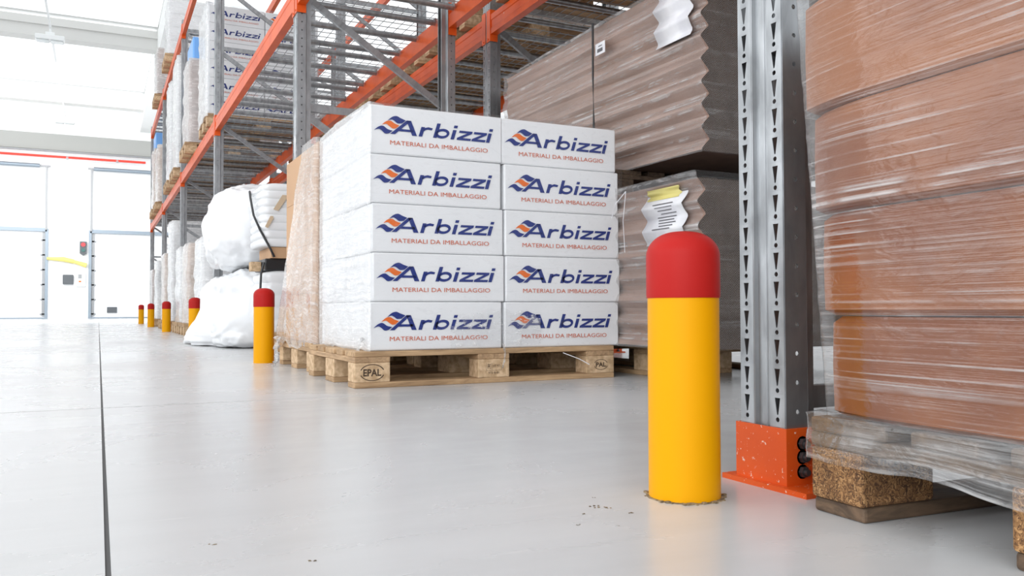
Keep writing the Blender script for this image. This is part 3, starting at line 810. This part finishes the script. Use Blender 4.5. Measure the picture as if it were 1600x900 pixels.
def strand(pts, w, seed, mats, name='film_tail', **kw):
    """a torn ribbon of film hanging from a wrap"""
    mb = MB(); uvl = mb.bm.loops.layers.uv.new('UVMap'); rows = []
    q = []
    for i in range(len(pts) - 1):
        for s in range(6): f = s / 6; q.append(Vector(pts[i]).lerp(Vector(pts[i + 1]), f))
    q.append(Vector(pts[-1]))
    for i, p in enumerate(q):
        ww = w * (1 - .75 * i / len(q)); row = []
        for j in range(7):
            a = j / 6 - .5; row.append(mb.bm.verts.new(p + Vector((noise.noise((i * .5, j * .9, seed)) * w * .35 - .01, a * ww * 1.2 + noise.noise((i * .4, seed, j)) * w * .2, noise.noise((seed, i * .6, j)) * w * .15))))
        rows.append(row)
    for i in range(len(rows) - 1):
        for j in range(6):
            f = mb.bm.faces.new((rows[i][j], rows[i][j + 1], rows[i + 1][j + 1], rows[i + 1][j]))
            for lp, uv in zip(f.loops, ((j / 20, i / 40), ((j + 1) / 20, i / 40), ((j + 1) / 20, (i + 1) / 40), (j / 20, (i + 1) / 40))): lp[uvl].uv = uv
    return setp(mb.build(name, mats, smooth=180, normals=False), **kw)

# wrap of the printed cartons: clear in front, crumpled along the aisle
def pickA(x, y, N): return 1 if N[0] < -.5 else 0
def fnA(x, y, z, N, s):
    if N[0] < -.5: x -= .012 * (1 - abs(2 * (y - 3.66) / .8)) 
    return x, y, z
fa = film('stretch_film', rrect(.957, 2.155, 3.234, 4.065, .012, n=4, seg=.015), .148, 1.138, .0055, [F_CLEAR, F_WRINK], pickA, seed=2, dz=.012, fz=8, ft=5, rag=.03, top=.1, fn=fnA,
     label='clear stretch film wound around the white printed cartons', cat='stretch film')
strand([(.955, 3.30, .20), (.948, 3.315, .14), (.94, 3.33, .085)], .05, 4, F_WRINK, label='torn film tail on the aisle side of the printed carton pallet', cat='stretch film')
strand([(1.55, 3.222, .165), (1.56, 3.222, .12), (1.545, 3.218, .06)], .018, 5, F_WRINK, label='thin film tail hanging over the middle pallet block', cat='stretch film')

F_CRUM = m_film('film_crumpled', .02, .3, .75, sx=3, sz=8, lo=.5, hi=.62, rough=.15, tilt=.8, white=.95, bump=.6, refl=.5)
mb = MB(); uvl = mb.bm.loops.layers.uv.new('UVMap'); G = []
for i in range(41):
    G.append([mb.bm.verts.new((1.30 + i * .0105, 3.2255 - abs(fbm((i * .35, j * .4, 6), 3)) * .006, .158 + j * .0075 + .02 * noise.noise((i * .2, 3, 0)) * (j > 14))) for j in range(21)])
for i in range(40):
    for j in range(20):
        if (i / 20 - 1) ** 2 + (j / 10 - 1) ** 2 > 1 + .35 * noise.noise((i * .3, j * .3, 1)) and j > 3: continue
        f = mb.bm.faces.new((G[i][j], G[i + 1][j], G[i + 1][j + 1], G[i][j + 1]))
        for lp, (a_, c_) in zip(f.loops, ((i, j), (i + 1, j), (i + 1, j + 1), (i, j + 1))): lp[uvl].uv = (a_ * .0105, c_ * .0075)
bmesh.ops.delete(mb.bm, geom=[v for v in mb.bm.verts if not v.link_faces], context='VERTS')
setp(mb.build('stretch_film', F_CRUM, smooth=180, normals=False), 'crumpled scrap of film stuck across the seam of the two bottom printed cartons', 'stretch film')

# stamps on the blocks of the printed carton pallet
blk = [c for c in kids(PAL0) if c.name.startswith('block')]
fr = [c for c in blk if min(v.co.y for v in c.data.vertices) < -.39]
fr.sort(key=lambda c: c.data.vertices[0].co.x)
YS = -.4006
stamp(fr[0], 'EPAL', YS, -.5290, .061, 1.18); stamp(fr[2], 'PAL', YS, .5300, .060, .85)
b = MB(); add_text(b, 'IPPC', .016, .022, lambda u, v: (-.030 + u, YS, .058 + v)); add_text(b, 'HT 971', .035, .012, lambda u, v: (-.005 + u, YS, .064 + v)); add_text(b, '972-8-81', .05, .009, lambda u, v: (-.026 + u, YS, .038 + v))
for x0_, x1_, z0_, z1_ in ((-.036, .036, .052, .053), (-.036, -.035, .052, .084), (-.010, -.009, .052, .084), (.035, .036, .052, .084)): b.face([(x0_, YS, z0_), (x1_, YS, z0_), (x1_, YS, z1_), (x0_, YS, z1_)])
b.build('stamp', M_BRAND, parent=fr[1], normals=False)

# loose twine under the pallet deck
setp(MB().tube([(1.83, 3.222, .118), (1.90, 3.20, .09), (1.945, 3.19, .065)], .0018, 5).build('loose_string', M_PAPER), 'pale bit of string poking out under the printed carton pallet', 'string')

# ------------------------------------------------------------------ second stack behind, brown wrapped
pallet(1.54, 4.56, 0, 0, 'wooden pallet under the brown film-wrapped stack, beside the printed cartons', 'floor pallets')
BCM = carton_mesh(1.16, .39, .25, M_KCART)
for k in range(4):
    for j in range(2):
        if j == 0:
            lab = 'brown carton in the stack behind the printed cartons, row %s from the floor' % ['one', 'two', 'three', 'four'][k]
        else:
            lab = 'brown carton at the bare far end beside the white bags, row %s from the floor' % ['one', 'two', 'three', 'four'][k]
        r = setp(add_part('brown_carton', BCM, None, (1.555 , 4.165 + j * .395, .1445 + k * .2515)), lab, 'carton', 'brown cartons in the wrapped stack')
def fnB(x, y, z, N, s):
    if N[0] < -.3:
        t = (y - 4.15) / .815
        x -= .006 + .03 * (1 - s) * t
        if y > 4.2: y = 4.2 + (y - 4.2) * (1 - .80 * max(0, s - .08) ** 1.1)
    return x, y, z
film('stretch_film', rrect(.957, 2.15, 4.15, 4.965, .015, n=4, seg=.018), .12, 1.165, .010, [F_BROWN, F_BROWN], None, seed=9, dz=.018, fz=5, ft=4, rag=.06, fn=fnB,
     skip=lambda x, y, N: N[0] > .5 or N[1] > .5,
     label='wrinkled film around the brown stack, mirroring a bollard', cat='stretch film')
strand([(.93, 4.86, .16), (.90, 4.80, .10), (.89, 4.72, .03), (.87, 4.70, .004)], .09, 8, F_WRINK, label='torn film hanging to the floor beside the brown wrapped stack', cat='stretch film')

# ------------------------------------------------------------------ right foreground load
RZ = math.radians(-3.0); RC = Vector((.985, .966, 0))
rp = empty('euro_pallet', (0, 0, 0))
def rload(o): o.location = RC; o.rotation_euler = (0, 0, RZ)
# local frame: corner at 0,0; load spans x 0..1.2, y -0.8..0
rload(rp); setp(rp, 'dark worn pallet under the brown wrapped cartons at the right edge', 'pallet', 'floor pallets')
for y0_, y1_ in ((-.1, 0), (-.4725, -.3275), (-.8, -.7)):
    MB().box(.006, 1.2, y0_, y1_, 0, .022).build('bottom_board', M_WOODD, parent=rp, bevel=.005)
    for x0_ in (0, .5275, 1.055):
        MB().box(x0_, x0_ + .145, y0_, y1_, .022, .1).build('block', M_CHIP, parent=rp, bevel=.006)
for x0_ in (0, .5275, 1.055): MB().box(x0_, x0_ + .145, -.8, 0, .1, .122).build('stretcher_board', M_WOODG, parent=rp, bevel=.004)
for y0_, w in ((-.145, .145), (-.285, .1), (-.4725, .145), (-.615, .1), (-.8, .145)):
    MB().box(0, 1.2, y0_, y0_ + w, .122, .144).build('deck_board', M_WOODG, parent=rp, bevel=.004)
def rpath(inset, ycorner):
    """plan outline of the load: aisle side bows round towards the far corner"""
    pts = []; R = .45; a_max = math.radians(17)
    x0 = inset; ys_ = ycorner - inset - R * math.sin(a_max)
    y = -.8 + inset
    while y < ys_: pts.append((x0, y)); y += .012
    for k in range(13):
        a = a_max * k / 12; pts.append((x0 + R * (1 - math.cos(a)), ys_ + R * math.sin(a)))
    cx, cy = pts[-1]; r = .012
    for k in range(1, 6):
        a = a_max + (math.pi / 2 - a_max) * k / 6
        pts.append((cx + r * (math.cos(a_max) - math.cos(a)), cy + r * (math.sin(a) - math.sin(a_max))))
    yt = pts[-1][1] + .0005; x = pts[-1][0] + .01
    while x < 1.2 - inset: pts.append((x, yt)); x += .03
    pts.append((1.2 - inset, yt)); pts.append((1.2 - inset, -.8 + inset)); x = 1.2 - inset - .05
    while x > x0 + .02: pts.append((x, -.8 + inset)); x -= .05
    return pts[::-1]
zs = [.1455, .299, .4565, .6185, .800]
yc = [-.012, .005, .022, .040]
CN = ['lowest', 'second lowest', 'second highest', 'top']
for k in range(4):
    b = MB(); pth = rpath(.010, yc[k]); h = zs[k + 1] - zs[k]; prof = [(0.011, 0), (0, .008), (-.001, h * .5), (0, h - .012), (.010, h - .002)]
    cx = .6; cy = -.4
    rings = []
    for (ins, z) in prof:
        rings.append([b.bm.verts.new((cx + (x - cx) * (1 - ins / .6), cy + (y - cy) * (1 - ins / .4), zs[k] + z)) for x, y in pth])
    n = len(pth)
    for q in range(len(rings) - 1):
        for i in range(n): b.bm.faces.new((rings[q][i], rings[q][(i + 1) % n], rings[q + 1][(i + 1) % n], rings[q + 1][i]))
    b.bm.faces.new(rings[0]); b.bm.faces.new(rings[-1])
    o = b.build('brown_carton', M_BCART, smooth=35); rload(o)
    setp(o, 'large brown carton at the right edge, %s of the four' % CN[k], 'carton', 'brown cartons at the right edge')
def fnR(x, y, z, N, s):
    sh_ = -.012 + (z - .15) / .65 * .055
    if y > -.3: y += sh_ * min(1, (y + .3) / .25)
    return x, y, z
film('stretch_film', rpath(.002, .0), .140, .812, .0035, [F_NEAR], seed=4, dz=.008, fz=14, ft=1.2, top=.12, off=RC, rz=RZ, fn=fnR,
     label='taut glossy stretch film over the brown cartons at the right edge', cat='stretch film')
def fnS(x, y, z, N, s):
    if N[0] < -.5: x -= .004 * (1 - s)
    return x, y, z
film('stretch_film', rrect(-.005, 1.21, -.81, .005, .010, n=4, seg=.014), .084, .150, .006, [F_SKIRT], seed=12, dz=.007, fz=30, ft=3, rag=.016, top=.02, off=RC, rz=RZ, fn=fnS,
     label='band of film wound around the dark pallet deck at the right edge', cat='stretch film')

# ------------------------------------------------------------------ folded cardboard bundles behind
def bundle(x0, x1, y0, y1, z0, n, lab):
    pitch, amp = .098, .043
    left = []
    for k in range(n):
        left += [(x0, z0 + k * pitch + .004), (x0 + .003, z0 + k * pitch + .012), (x0 + amp, z0 + k * pitch + pitch * .52), (x0 + amp - .002, z0 + k * pitch + pitch * .60)]
    left += [(x0 + .004, z0 + n * pitch)]; BOT = z0 + .005
    z1 = z0 + n * pitch
    poly = left + [(x1, z1)] + [(x1, z0), (x0 + .01, z0)]
    b = MB(); b.prism(poly, 'y', y0, y1, mi=0, mi_end=1)
    for v in b.bm.verts:
        if v.co.y > y1 - .01 and v.co.x < x0 + amp + .01: v.co.x = x0 + (v.co.x - x0) * .25 + .012
    for f in b.bm.faces:
        if all(v.co.z < BOT for v in f.verts): f.material_index = 1  # underside takes the shade-darkened end colour
    return setp(b.build('cardboard_bundle', [M_BUNF, M_BUNE]), lab, 'cardboard bundle', 'folded cardboard bundles')
def bun_film(x0, x1, y0, y1, z0, z1, n, seed, lab):
    mb = MB(); uvl = mb.bm.loops.layers.uv.new('UVMap')
    pitch, amp = .098, .043
    def dx(z):
        if z > z0 + n * pitch: return .0
        q = ((z - z0) % pitch) / pitch; return amp * .8 * (1 - abs(q - .55) / .5 if abs(q - .55) < .5 else 0)
    path = rrect(x0 - .006, x1 + .006, y0 - .006, y1 + .006, .012, n=3, seg=.04); N = len(path); per = [0]
    for k in range(N): per.append(per[-1] + math.dist(path[k], path[(k + 1) % N]))
    m = int((z1 - z0) / .012); G = []
    for j in range(m + 1):
        z = z0 + (z1 - z0) * j / m; row = []
        for k in range(N):
            x, y = path[k]; a = abs(fbm((per[k] * 2.0, z * 16 + per[k] * .8, seed), 3)) * .012
            wq = max(0, 1 - (x - x0) / .06)
            nx = -1 if wq > .5 else 0
            tp = 1 - .8 * min(1, max(0, (y - y0) / (y1 - y0))); xx = x + (dx(z) * tp - .002) * wq * .95 - a * wq; yy = y - (a * .6 if y < y0 + .02 else -a * .6 if y > y1 - .02 else 0)
            row.append(mb.bm.verts.new((xx, yy, z)))
        G.append(row)
    for j in range(m):
        for k in range(N):
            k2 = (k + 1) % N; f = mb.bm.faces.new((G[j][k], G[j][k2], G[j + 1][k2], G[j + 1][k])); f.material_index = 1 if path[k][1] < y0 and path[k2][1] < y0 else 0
            for lp, (pp, jj) in zip(f.loops, ((per[k], j), (per[k + 1], j), (per[k + 1], j + 1), (per[k], j + 1))): lp[uvl].uv = (pp, z0 + (z1 - z0) * jj / m)
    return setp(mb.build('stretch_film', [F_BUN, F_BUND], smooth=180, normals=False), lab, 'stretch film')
pallet(2.685, 3.80, 0, math.pi / 2, 'shadowed floor pallet under the lower cardboard bundle', 'floor pallets')
bundle(2.13, 3.30, 2.67, 4.60, .146, 7, 'lower bundle of zigzag folded brown cardboard behind the foreground bollard')
bun_film(2.13, 3.30, 2.67, 4.60, .142, .86, 7, 21, 'streaky film around the lower cardboard bundle')
pdk = pallet(2.63, 4.00, .838, math.pi / 2, 'dark pallet sandwiched between the two cardboard bundles', 'floor pallets')
for c in kids(pdk):
    c.material_slots[0].link = 'OBJECT'; c.material_slots[0].material = M_WOODG  # dark timber paints the shade of the gap onto this pallet
bundle(2.30, 3.40, 2.85, 4.78, .984, 8, 'upper bundle of zigzag folded brown cardboard above the printed cartons')
bun_film(2.30, 3.40, 2.85, 4.78, .978, 1.775, 8, 33, 'streaky film around the upper cardboard bundle')

def zig(z, z0, x0): 
    q = ((z - z0) % .098) / .098; return x0 - .016 + .034 * max(0, 1 - abs(q - .55) / .5)
def zsheet(name, m, x0, zb, y0, y1, za, zt, lab, cat, dxo=0):
    b = MB(); n = 24; R = []
    for k in range(n + 1):
        z = za + (zt - za) * k / n; w_ = .006 * math.sin(k * .5)
        R.append([b.bm.verts.new((zig(z, zb, x0) - .006 - dxo, y0 + w_, z)), b.bm.verts.new((zig(z, zb, x0) - .006 - dxo, y1 + w_, z))])
    for k in range(n): b.bm.faces.new((R[k][0], R[k][1], R[k + 1][1], R[k + 1][0]))
    o = b.build(name, m, smooth=60); solid(o, .001); return setp(o, lab, cat) if lab else o
sh1 = zsheet('paper_sheet', M_PAPER, 2.13, .146, 2.74, 3.02, .58, .79, 'white delivery sheet bent over the folds of the lower cardboard bundle', 'paper sheet')
yl = zsheet('sticky_note', M_YPAPER, 2.13, .146, 2.78, 3.00, .77, .815, 'yellow strip of paper above the white delivery sheet', 'paper sheet', .003)
b = MB()
for k in range(9):
    z = .745 - k * .013; b.box(zig(z, .146, 2.13) - .0095, zig(z, .146, 2.13) - .009, 2.80 + .01 * (k % 3), 2.94 - .012 * (k % 4), z, z + .004)
o = b.build('printed_lines', M_PRINT, parent=sh1)
zsheet('paper_sheet', M_PAPER, 2.30, .984, 2.91, 3.16, 1.50, 1.76, 'large white label high on the upper cardboard bundle', 'paper sheet')
tg = setp(MB().box(2.27, 2.272, 3.56, 3.65, 1.60, 1.66).build('hang_tag', M_PAPER), 'small white tag hanging on the strap of the upper bundle', 'tag')
MB().box(2.2690, 2.2695, 3.58, 3.63, 1.612, 1.63).box(2.2690, 2.2695, 3.585, 3.62, 1.64, 1.645).build('printed_lines', M_PRINT, parent=tg)
setp(MB().tube([(2.262, 3.66, 1.772), (2.255, 3.65, 1.5), (2.262, 3.655, 1.25), (2.26, 3.66, .978)], .006, 6).build('strap', M_STRAP), 'black strap pulled down over the upper cardboard bundle', 'strap')
setp(MB().tube([(2.095, 3.12, .83), (2.08, 3.18, .78), (2.085, 3.22, .72)], .0022, 5).tube([(2.095, 3.12, .83), (2.09, 3.135, .7), (2.095, 3.13, .56)], .0015, 5).build('loose_string', M_PAPER), 'thin white string hanging on the lower cardboard bundle', 'string')
b2 = [c for c in C.objects if c.parent and c.parent.name == 'euro_pallet']

# ------------------------------------------------------------------ white bagged loads
def lumpy(cx, cy, cz, sx, sy, sz, seed, e=3.2, amp=.05, nu=96, nv=64, fold=.02, flat=None, drape=None):
    b = MB(); G = []
    def sp(w, m): c = math.cos(w); return math.copysign(abs(c) ** m, c)
    def ss(w, m): c = math.sin(w); return math.copysign(abs(c) ** m, c)
    p = 2.0 / e
    for j in range(nv + 1):
        v = -math.pi / 2 + math.pi * j / nv; row = []
        for i in range(nu):
            u = 2 * math.pi * i / nu
            q = Vector((sp(v, p) * sp(u, p), sp(v, p) * ss(u, p), ss(v, p)))
            n = q.normalized()
            d = amp * fbm(q * 1.3 + Vector((seed, 0, 0)), 3)
            w = fbm(Vector((q.x * 2.6 + seed, q.y * 2.6, q.z * 1.6)), 3)
            d += fold * (1 - abs(w) * 3.0 if abs(w) < .33 else 0) + fold * .5 * fbm(Vector((q.x * 8, q.y * 8 + seed, q.z * 6)), 2)
            P = Vector((cx + q.x * sx, cy + q.y * sy, cz + q.z * sz)) + n * d
            if drape: P = drape(P, q)
            P.z = max(P.z, flat if flat is not None else -9)
            row.append(P)
        G.append(row)
    bot = b.bm.verts.new(sum(G[0], Vector()) / nu); top = b.bm.verts.new(sum(G[-1], Vector()) / nu)
    V = [[b.bm.verts.new(P) for P in row] for row in G[1:-1]]
    for i in range(nu):
        i2 = (i + 1) % nu
        b.bm.faces.new((bot, V[0][i2], V[0][i])); b.bm.faces.new((top, V[-1][i], V[-1][i2]))
        for j in range(len(V) - 1): b.bm.faces.new((V[j][i], V[j][i2], V[j + 1][i2], V[j + 1][i]))
    return b
def dr1(P, q):
    # skirt that flares onto the floor along the aisle
    k = max(0, .5 - P.z) / .5
    if q.x < .1: P.x -= .25 * k * k * (1 if q.y > -.2 else .3)
    if q.y > .3: P.y += .12 * k * k
    return P
o = lumpy(1.30, 7.78, .315, .42, .88, .32, 3.0, e=5, amp=.035, fold=.02, flat=.006, drape=dr1).build('plastic_bag_load', M_BAG, smooth=180)
setp(o, 'lower bulging white plastic covered load draped to the aisle floor', 'bagged load', 'white plastic covered loads')
o = lumpy(1.30, 7.80, 1.02, .44, .86, .35, 9.0, e=3.6, amp=.05, fold=.02).build('plastic_bag_load', M_BAG, smooth=180)
setp(o, 'upper bulging white plastic covered load nearest the aisle', 'bagged load', 'white plastic covered loads')
def stacked_white(x0, x1, y0, y1, z0, z1, n, seed, name, lab, group):
    """wrapped stack of soft flat layers"""
    path = rrect(x0, x1, y0, y1, .07, n=6, seg=.04); b = MB(); m = n * 8; R = []
    for j in range(m + 1):
        s = j / m; z = z0 + (z1 - z0) * s; row = []
        q = abs(math.sin(math.pi * n * s)) ** .5; ins = .016 * (1 - q) + (.05 * max(0, (s - .93) / .07) ** 2 if s > .93 else 0)
        cx, cy = (x0 + x1) / 2, (y0 + y1) / 2
        for (x, y) in path:
            f = 1 - ins / (.5 * (x1 - x0)) + .012 * noise.noise((x * 3, y * 3 + seed, z * 3)); row.append(b.bm.verts.new((cx + (x - cx) * f, cy + (y - cy) * f, z)))
        R.append(row)
    nn_ = len(path)
    for j in range(m):
        for k in range(nn_): b.bm.faces.new((R[j][k], R[j][(k + 1) % nn_], R[j + 1][(k + 1) % nn_], R[j + 1][k]))
    b.bm.faces.new(R[0]); b.bm.faces.new(R[-1])
    return setp(b.build(name, M_BAG, smooth=60), lab, 'bagged load', group)
pallet(1.76, 6.74, 0, 0, 'wooden pallet barely visible under the lower white layered load', 'floor pallets')
stacked_white(1.08, 2.15, 6.36, 6.86, .1445, .60, 5, 1, 'layered_bag_load', 'lower white load of flat folded layers behind the second bollard', 'white plastic covered loads')
setp(MB().box(1.10, 2.15, 6.38, 6.84, .602, .69).build('black_slip_sheet', M_DARKGAP, bevel=.01), 'black plastic sheet between the lower and upper white loads', 'plastic sheet')  # added slab whose black stands in for the shade in the gap
setp(MB().box(1.14, 2.15, 6.36, 6.86, .692, .775).build('brown_carton_tray', M_KCART, bevel=.003), 'shallow brown carton tray under the upper layered white load', 'tray')
stacked_white(1.06, 2.15, 6.34, 6.86, .777, 1.25, 8, 5, 'layered_bag_load', 'upper white load of horizontal layers in front of the orange rear beams', 'white plastic covered loads')
setp(MB().box(1.02, 1.095, 6.50, 6.60, .60, .67).build('timber_block', M_BLOCK, bevel=.004), 'small pale timber block wedged between the white bagged loads', 'timber block')
# strap over the white loads
setp(MB().tube([(1.06, 6.84, 1.24), (1.045, 6.70, 1.17), (1.04, 6.52, 1.02), (1.06, 6.36, .90), (1.13, 6.33, .76), (1.16, 6.34, .70)], .009, 6).build('strap', M_STRAP, smooth=60), 'black strap slanting down across the upper white load', 'strap')
setp(MB().tube([(1.09, 6.36, .66), (1.07, 6.36, .58), (1.065, 6.36, .46), (1.068, 6.36, .34)], .009, 6).build('strap', M_STRAP, smooth=60), 'short black strap on the lower white load above the second bollard', 'strap')
# patches of brown tape on the upper layered load
for (x0_, x1_, z0_, z1_, l_) in ((1.15, 1.25, 1.05, 1.16, 'upper'), (1.09, 1.15, .92, 1.0, 'lower')):
    b = MB(); mx_ = (x0_ + x1_) / 2; w_ = (x1_ - x0_) * .35
    b.prism([(x0_, z0_), (x0_ + w_, z0_ - .01), (x1_, z1_ - .02), (x1_, z1_), (x1_ - w_, z1_)], 'y', 6.326, 6.329)
    setp(b.build('brown_tape', mat('pale_tape', (.62, .47, .32), .6)), '%s slanted brown tape patch on the layered white load' % l_, 'tape')

# ------------------------------------------------------------------ farther loads
def load(x0, y0, z, w, d, h, kind, lab, plab, n=4, pal=True, grp='film-wrapped loads farther down the rack'):
    """goods on a pallet under milky film; aisle corner at x0,y0"""
    zz = z
    if pal:
        pallet(x0 + w / 2, y0 + d / 2, z, 0, plab, 'rack pallets'); zz = z + .145
    r = empty('wrapped_goods', (x0, y0, zz), label=lab, cat='wrapped load', group=grp)
    b = MB(); m = {'w': M_WCART, 'k': M_KCART, 'p': M_BCART, 'b': M_BLUEF, 'g': M_BAG}[kind]
    for k in range(n):
        for j in range(2):
            for i in range(2):
                b.box(.015 + i * w / 2, w / 2 - .008 + i * w / 2 - .004, .012 + j * d / 2, d / 2 - .006 + j * d / 2 - .004, k * h / n, (k + 1) * h / n - .006)
    b.build('goods_stack', m, parent=r, bevel=.006)
    film('film_wrap', rrect(0, w, 0, d, .03, n=3, seg=.06), .002, h + .01, .03, [F_FAR], seed=x0 * 7 + y0, dz=.05, fz=4, ft=2.5, rag=.0, top=.25, parent=r)
    return r
DZ1, DZ2 = L1 + .142, L2 + .142
# shelf pallet of printed cartons
pallet(1.62, 9.86, DZ1, 0, 'wooden shelf pallet under the high white printed cartons, above the third bay', 'rack pallets')
for k in range(6):
    for c, xx in (('left', 1.04 + CW / 2), ('right', 1.04 + CW * 1.5 + .004)):
        wcarton(xx, 9.48, DZ1 + .145 + k * CH, 0, 'high white printed carton on the first shelf, %s column, level %s' % (c, ['one', 'two', 'three', 'four', 'five', 'six'][k]), 'white printed cartons on the shelf pallet')
film('stretch_film', rrect(1.02, 2.22, 9.46, 10.27, .02, n=4, seg=.05), DZ1 + .12, DZ1 + .16 + 6 * CH, .03, [F_CLEAR, F_FAR], pickA, seed=31, dz=.04, top=.1, rag=.05,
     label='milky film around the high white printed cartons on the shelf', cat='stretch film')
load(1.00, 11.2, DZ1, 1.1, .8, 1.05, 'p', 'pinkish film-wrapped cartons on the shelf left of the high printed cartons', 'shelf pallet under the pinkish wrapped cartons', n=5)
load(1.02, 13.25, DZ1, 1.1, .85, 1.65, 'g', 'tall white wrapped load on the first shelf of the fourth bay', 'shelf pallet under the tall white wrapped load', n=5)
load(1.02, 14.6, DZ1, 1.1, .85, 1.6, 'g', 'second tall white wrapped load on the first shelf, farther left', 'shelf pallet under the second tall white load', n=5)
load(1.02, 17.6, DZ1, 1.1, .9, 1.1, 'k', 'brown cartons under film on the farthest bay of the first shelf', 'farthest shelf pallet of the first level', n=3)
load(1.02, 18.9, DZ1, 1.1, .9, 1.25, 'k', 'last brown wrapped load by the end frame, first shelf', 'end pallet on the first shelf by the last frame', n=3)
setp(MB().box(1.04, 2.0, 11.25, 11.95, DZ1 + 1.21, DZ1 + 1.50).build('blue_bundle', M_BLUEF, bevel=.02), 'bright blue wrapped bundle on top of the pinkish cartons', 'bundle')
setp(MB().box(1.04, 2.0, 18.95, 19.7, DZ1 + 1.41, DZ1 + 1.75).build('blue_bundle', M_BLUEF, bevel=.02), 'pale blue bundle on the last load by the end frame', 'bundle')
load(1.0, 14.9, DZ2, 1.1, .85, .9, 'g', 'white load on the top shelf of the fourth bay', 'top shelf pallet of the fourth bay, seen from below')
load(1.0, 17.8, DZ2, 1.1, .85, .9, 'p', 'pinkish load on the top shelf of the last bay', 'top shelf pallet of the last bay, seen from below')
# ground level
load(1.0, 9.6, 0, 1.1, .8, .95, 'w', 'white wrapped load hidden mostly behind the white bags', 'floor pallet behind the white bags', n=4)
load(.98, 10.95, 0, 1.1, .8, .98, 'k', 'kraft brown cartons beside the half hidden bollard', 'floor pallet under the kraft brown cartons', n=4)
load(.98, 11.95, 0, 1.1, .8, 1.0, 'g', 'white wrapped floor load behind the kraft cartons', 'floor pallet under the white load near the fourth bollard', n=3)
load(.98, 13.5, 0, 1.1, .8, 1.5, 'g', 'tall white wrapped floor load between the fourth bollard and the fifth', 'floor pallet under the tall white floor load', n=4)
load(.98, 15.0, 0, 1.1, .8, 1.1, 'k', 'brown streaked wrapped floor load behind the fifth bollard', 'floor pallet behind the fifth bollard', n=5)
load(1.0, 17.3, 0, 1.1, .8, 1.1, 'g', 'white wrapped floor load near the last bollards', 'floor pallet near the last bollards', n=3)
load(1.0, 18.9, 0, 1.1, .8, 1.0, 'p', 'farthest wrapped floor load by the end frame', 'farthest floor pallet by the end frame', n=4)
# rear rack shelf, loads seen from below
for i, (y, k, hh) in enumerate(((1.4, 'k', 1.1), (2.28, 'p', 1.1), (3.16, 'k', 1.1), (4.04, 'k', 1.0), (5.35, 'k', .14), (6.3, 'p', .10), (7.2, 'k', .14), (8.1, 'k', .12), (9.5, 'w', .2), (10.6, 'k', .3))):
    w_ = ['first', 'second', 'third', 'fourth', 'fifth', 'sixth', 'seventh', 'eighth', 'ninth', 'tenth'][i]
    load(2.34, y, DZ1, 1.05, .8, hh, k, 'shaded wrapped load on the rear rack shelf, %s along from the camera' % w_, 'rear rack shelf pallet seen from below, %s along from the camera' % w_, n=4 if hh > .5 else 1, grp='loads on the rear rack shelf')
struct(MB().box(-15, .86, 2.969, 2.971, -.001, .0004), 'trim_10', mat('hairline_joint', (.36, .36, .355), .8))
# grit and scuffs on the floor
b = MB()
for (x, y, s_) in ((.70, 1.13, .007), (.712, 1.118, .005), (.727, 1.072, .004), (.66, 1.10, .003), (.138, 1.18, .0035), (.237, 1.048, .004), (1.42, 2.55, .004), (.62, 1.05, .0025), (.73, 1.19, .003), (.67, 1.02, .002)):
    for k in range(5):
        xx, yy, q = x + random.uniform(-1, 1) * s_ * 1.4, y + random.uniform(-1, 1) * s_ * 1.2, s_ * random.uniform(.2, .45)
        b.prism([(xx - q, yy - q * .6), (xx + q * .7, yy - q), (xx + q, yy + q * .5), (xx - q * .3, yy + q)], 'z', 0.0003, q * .5)
setp(b.build('floor_grit', M_DIRT), 'brown crumbs of grit on the concrete left of the foreground bollard', 'dirt', kind='stuff')
S.cycles.transparent_max_bounces = 16
print('objects', len(C.objects), 'bars', nbars[0])
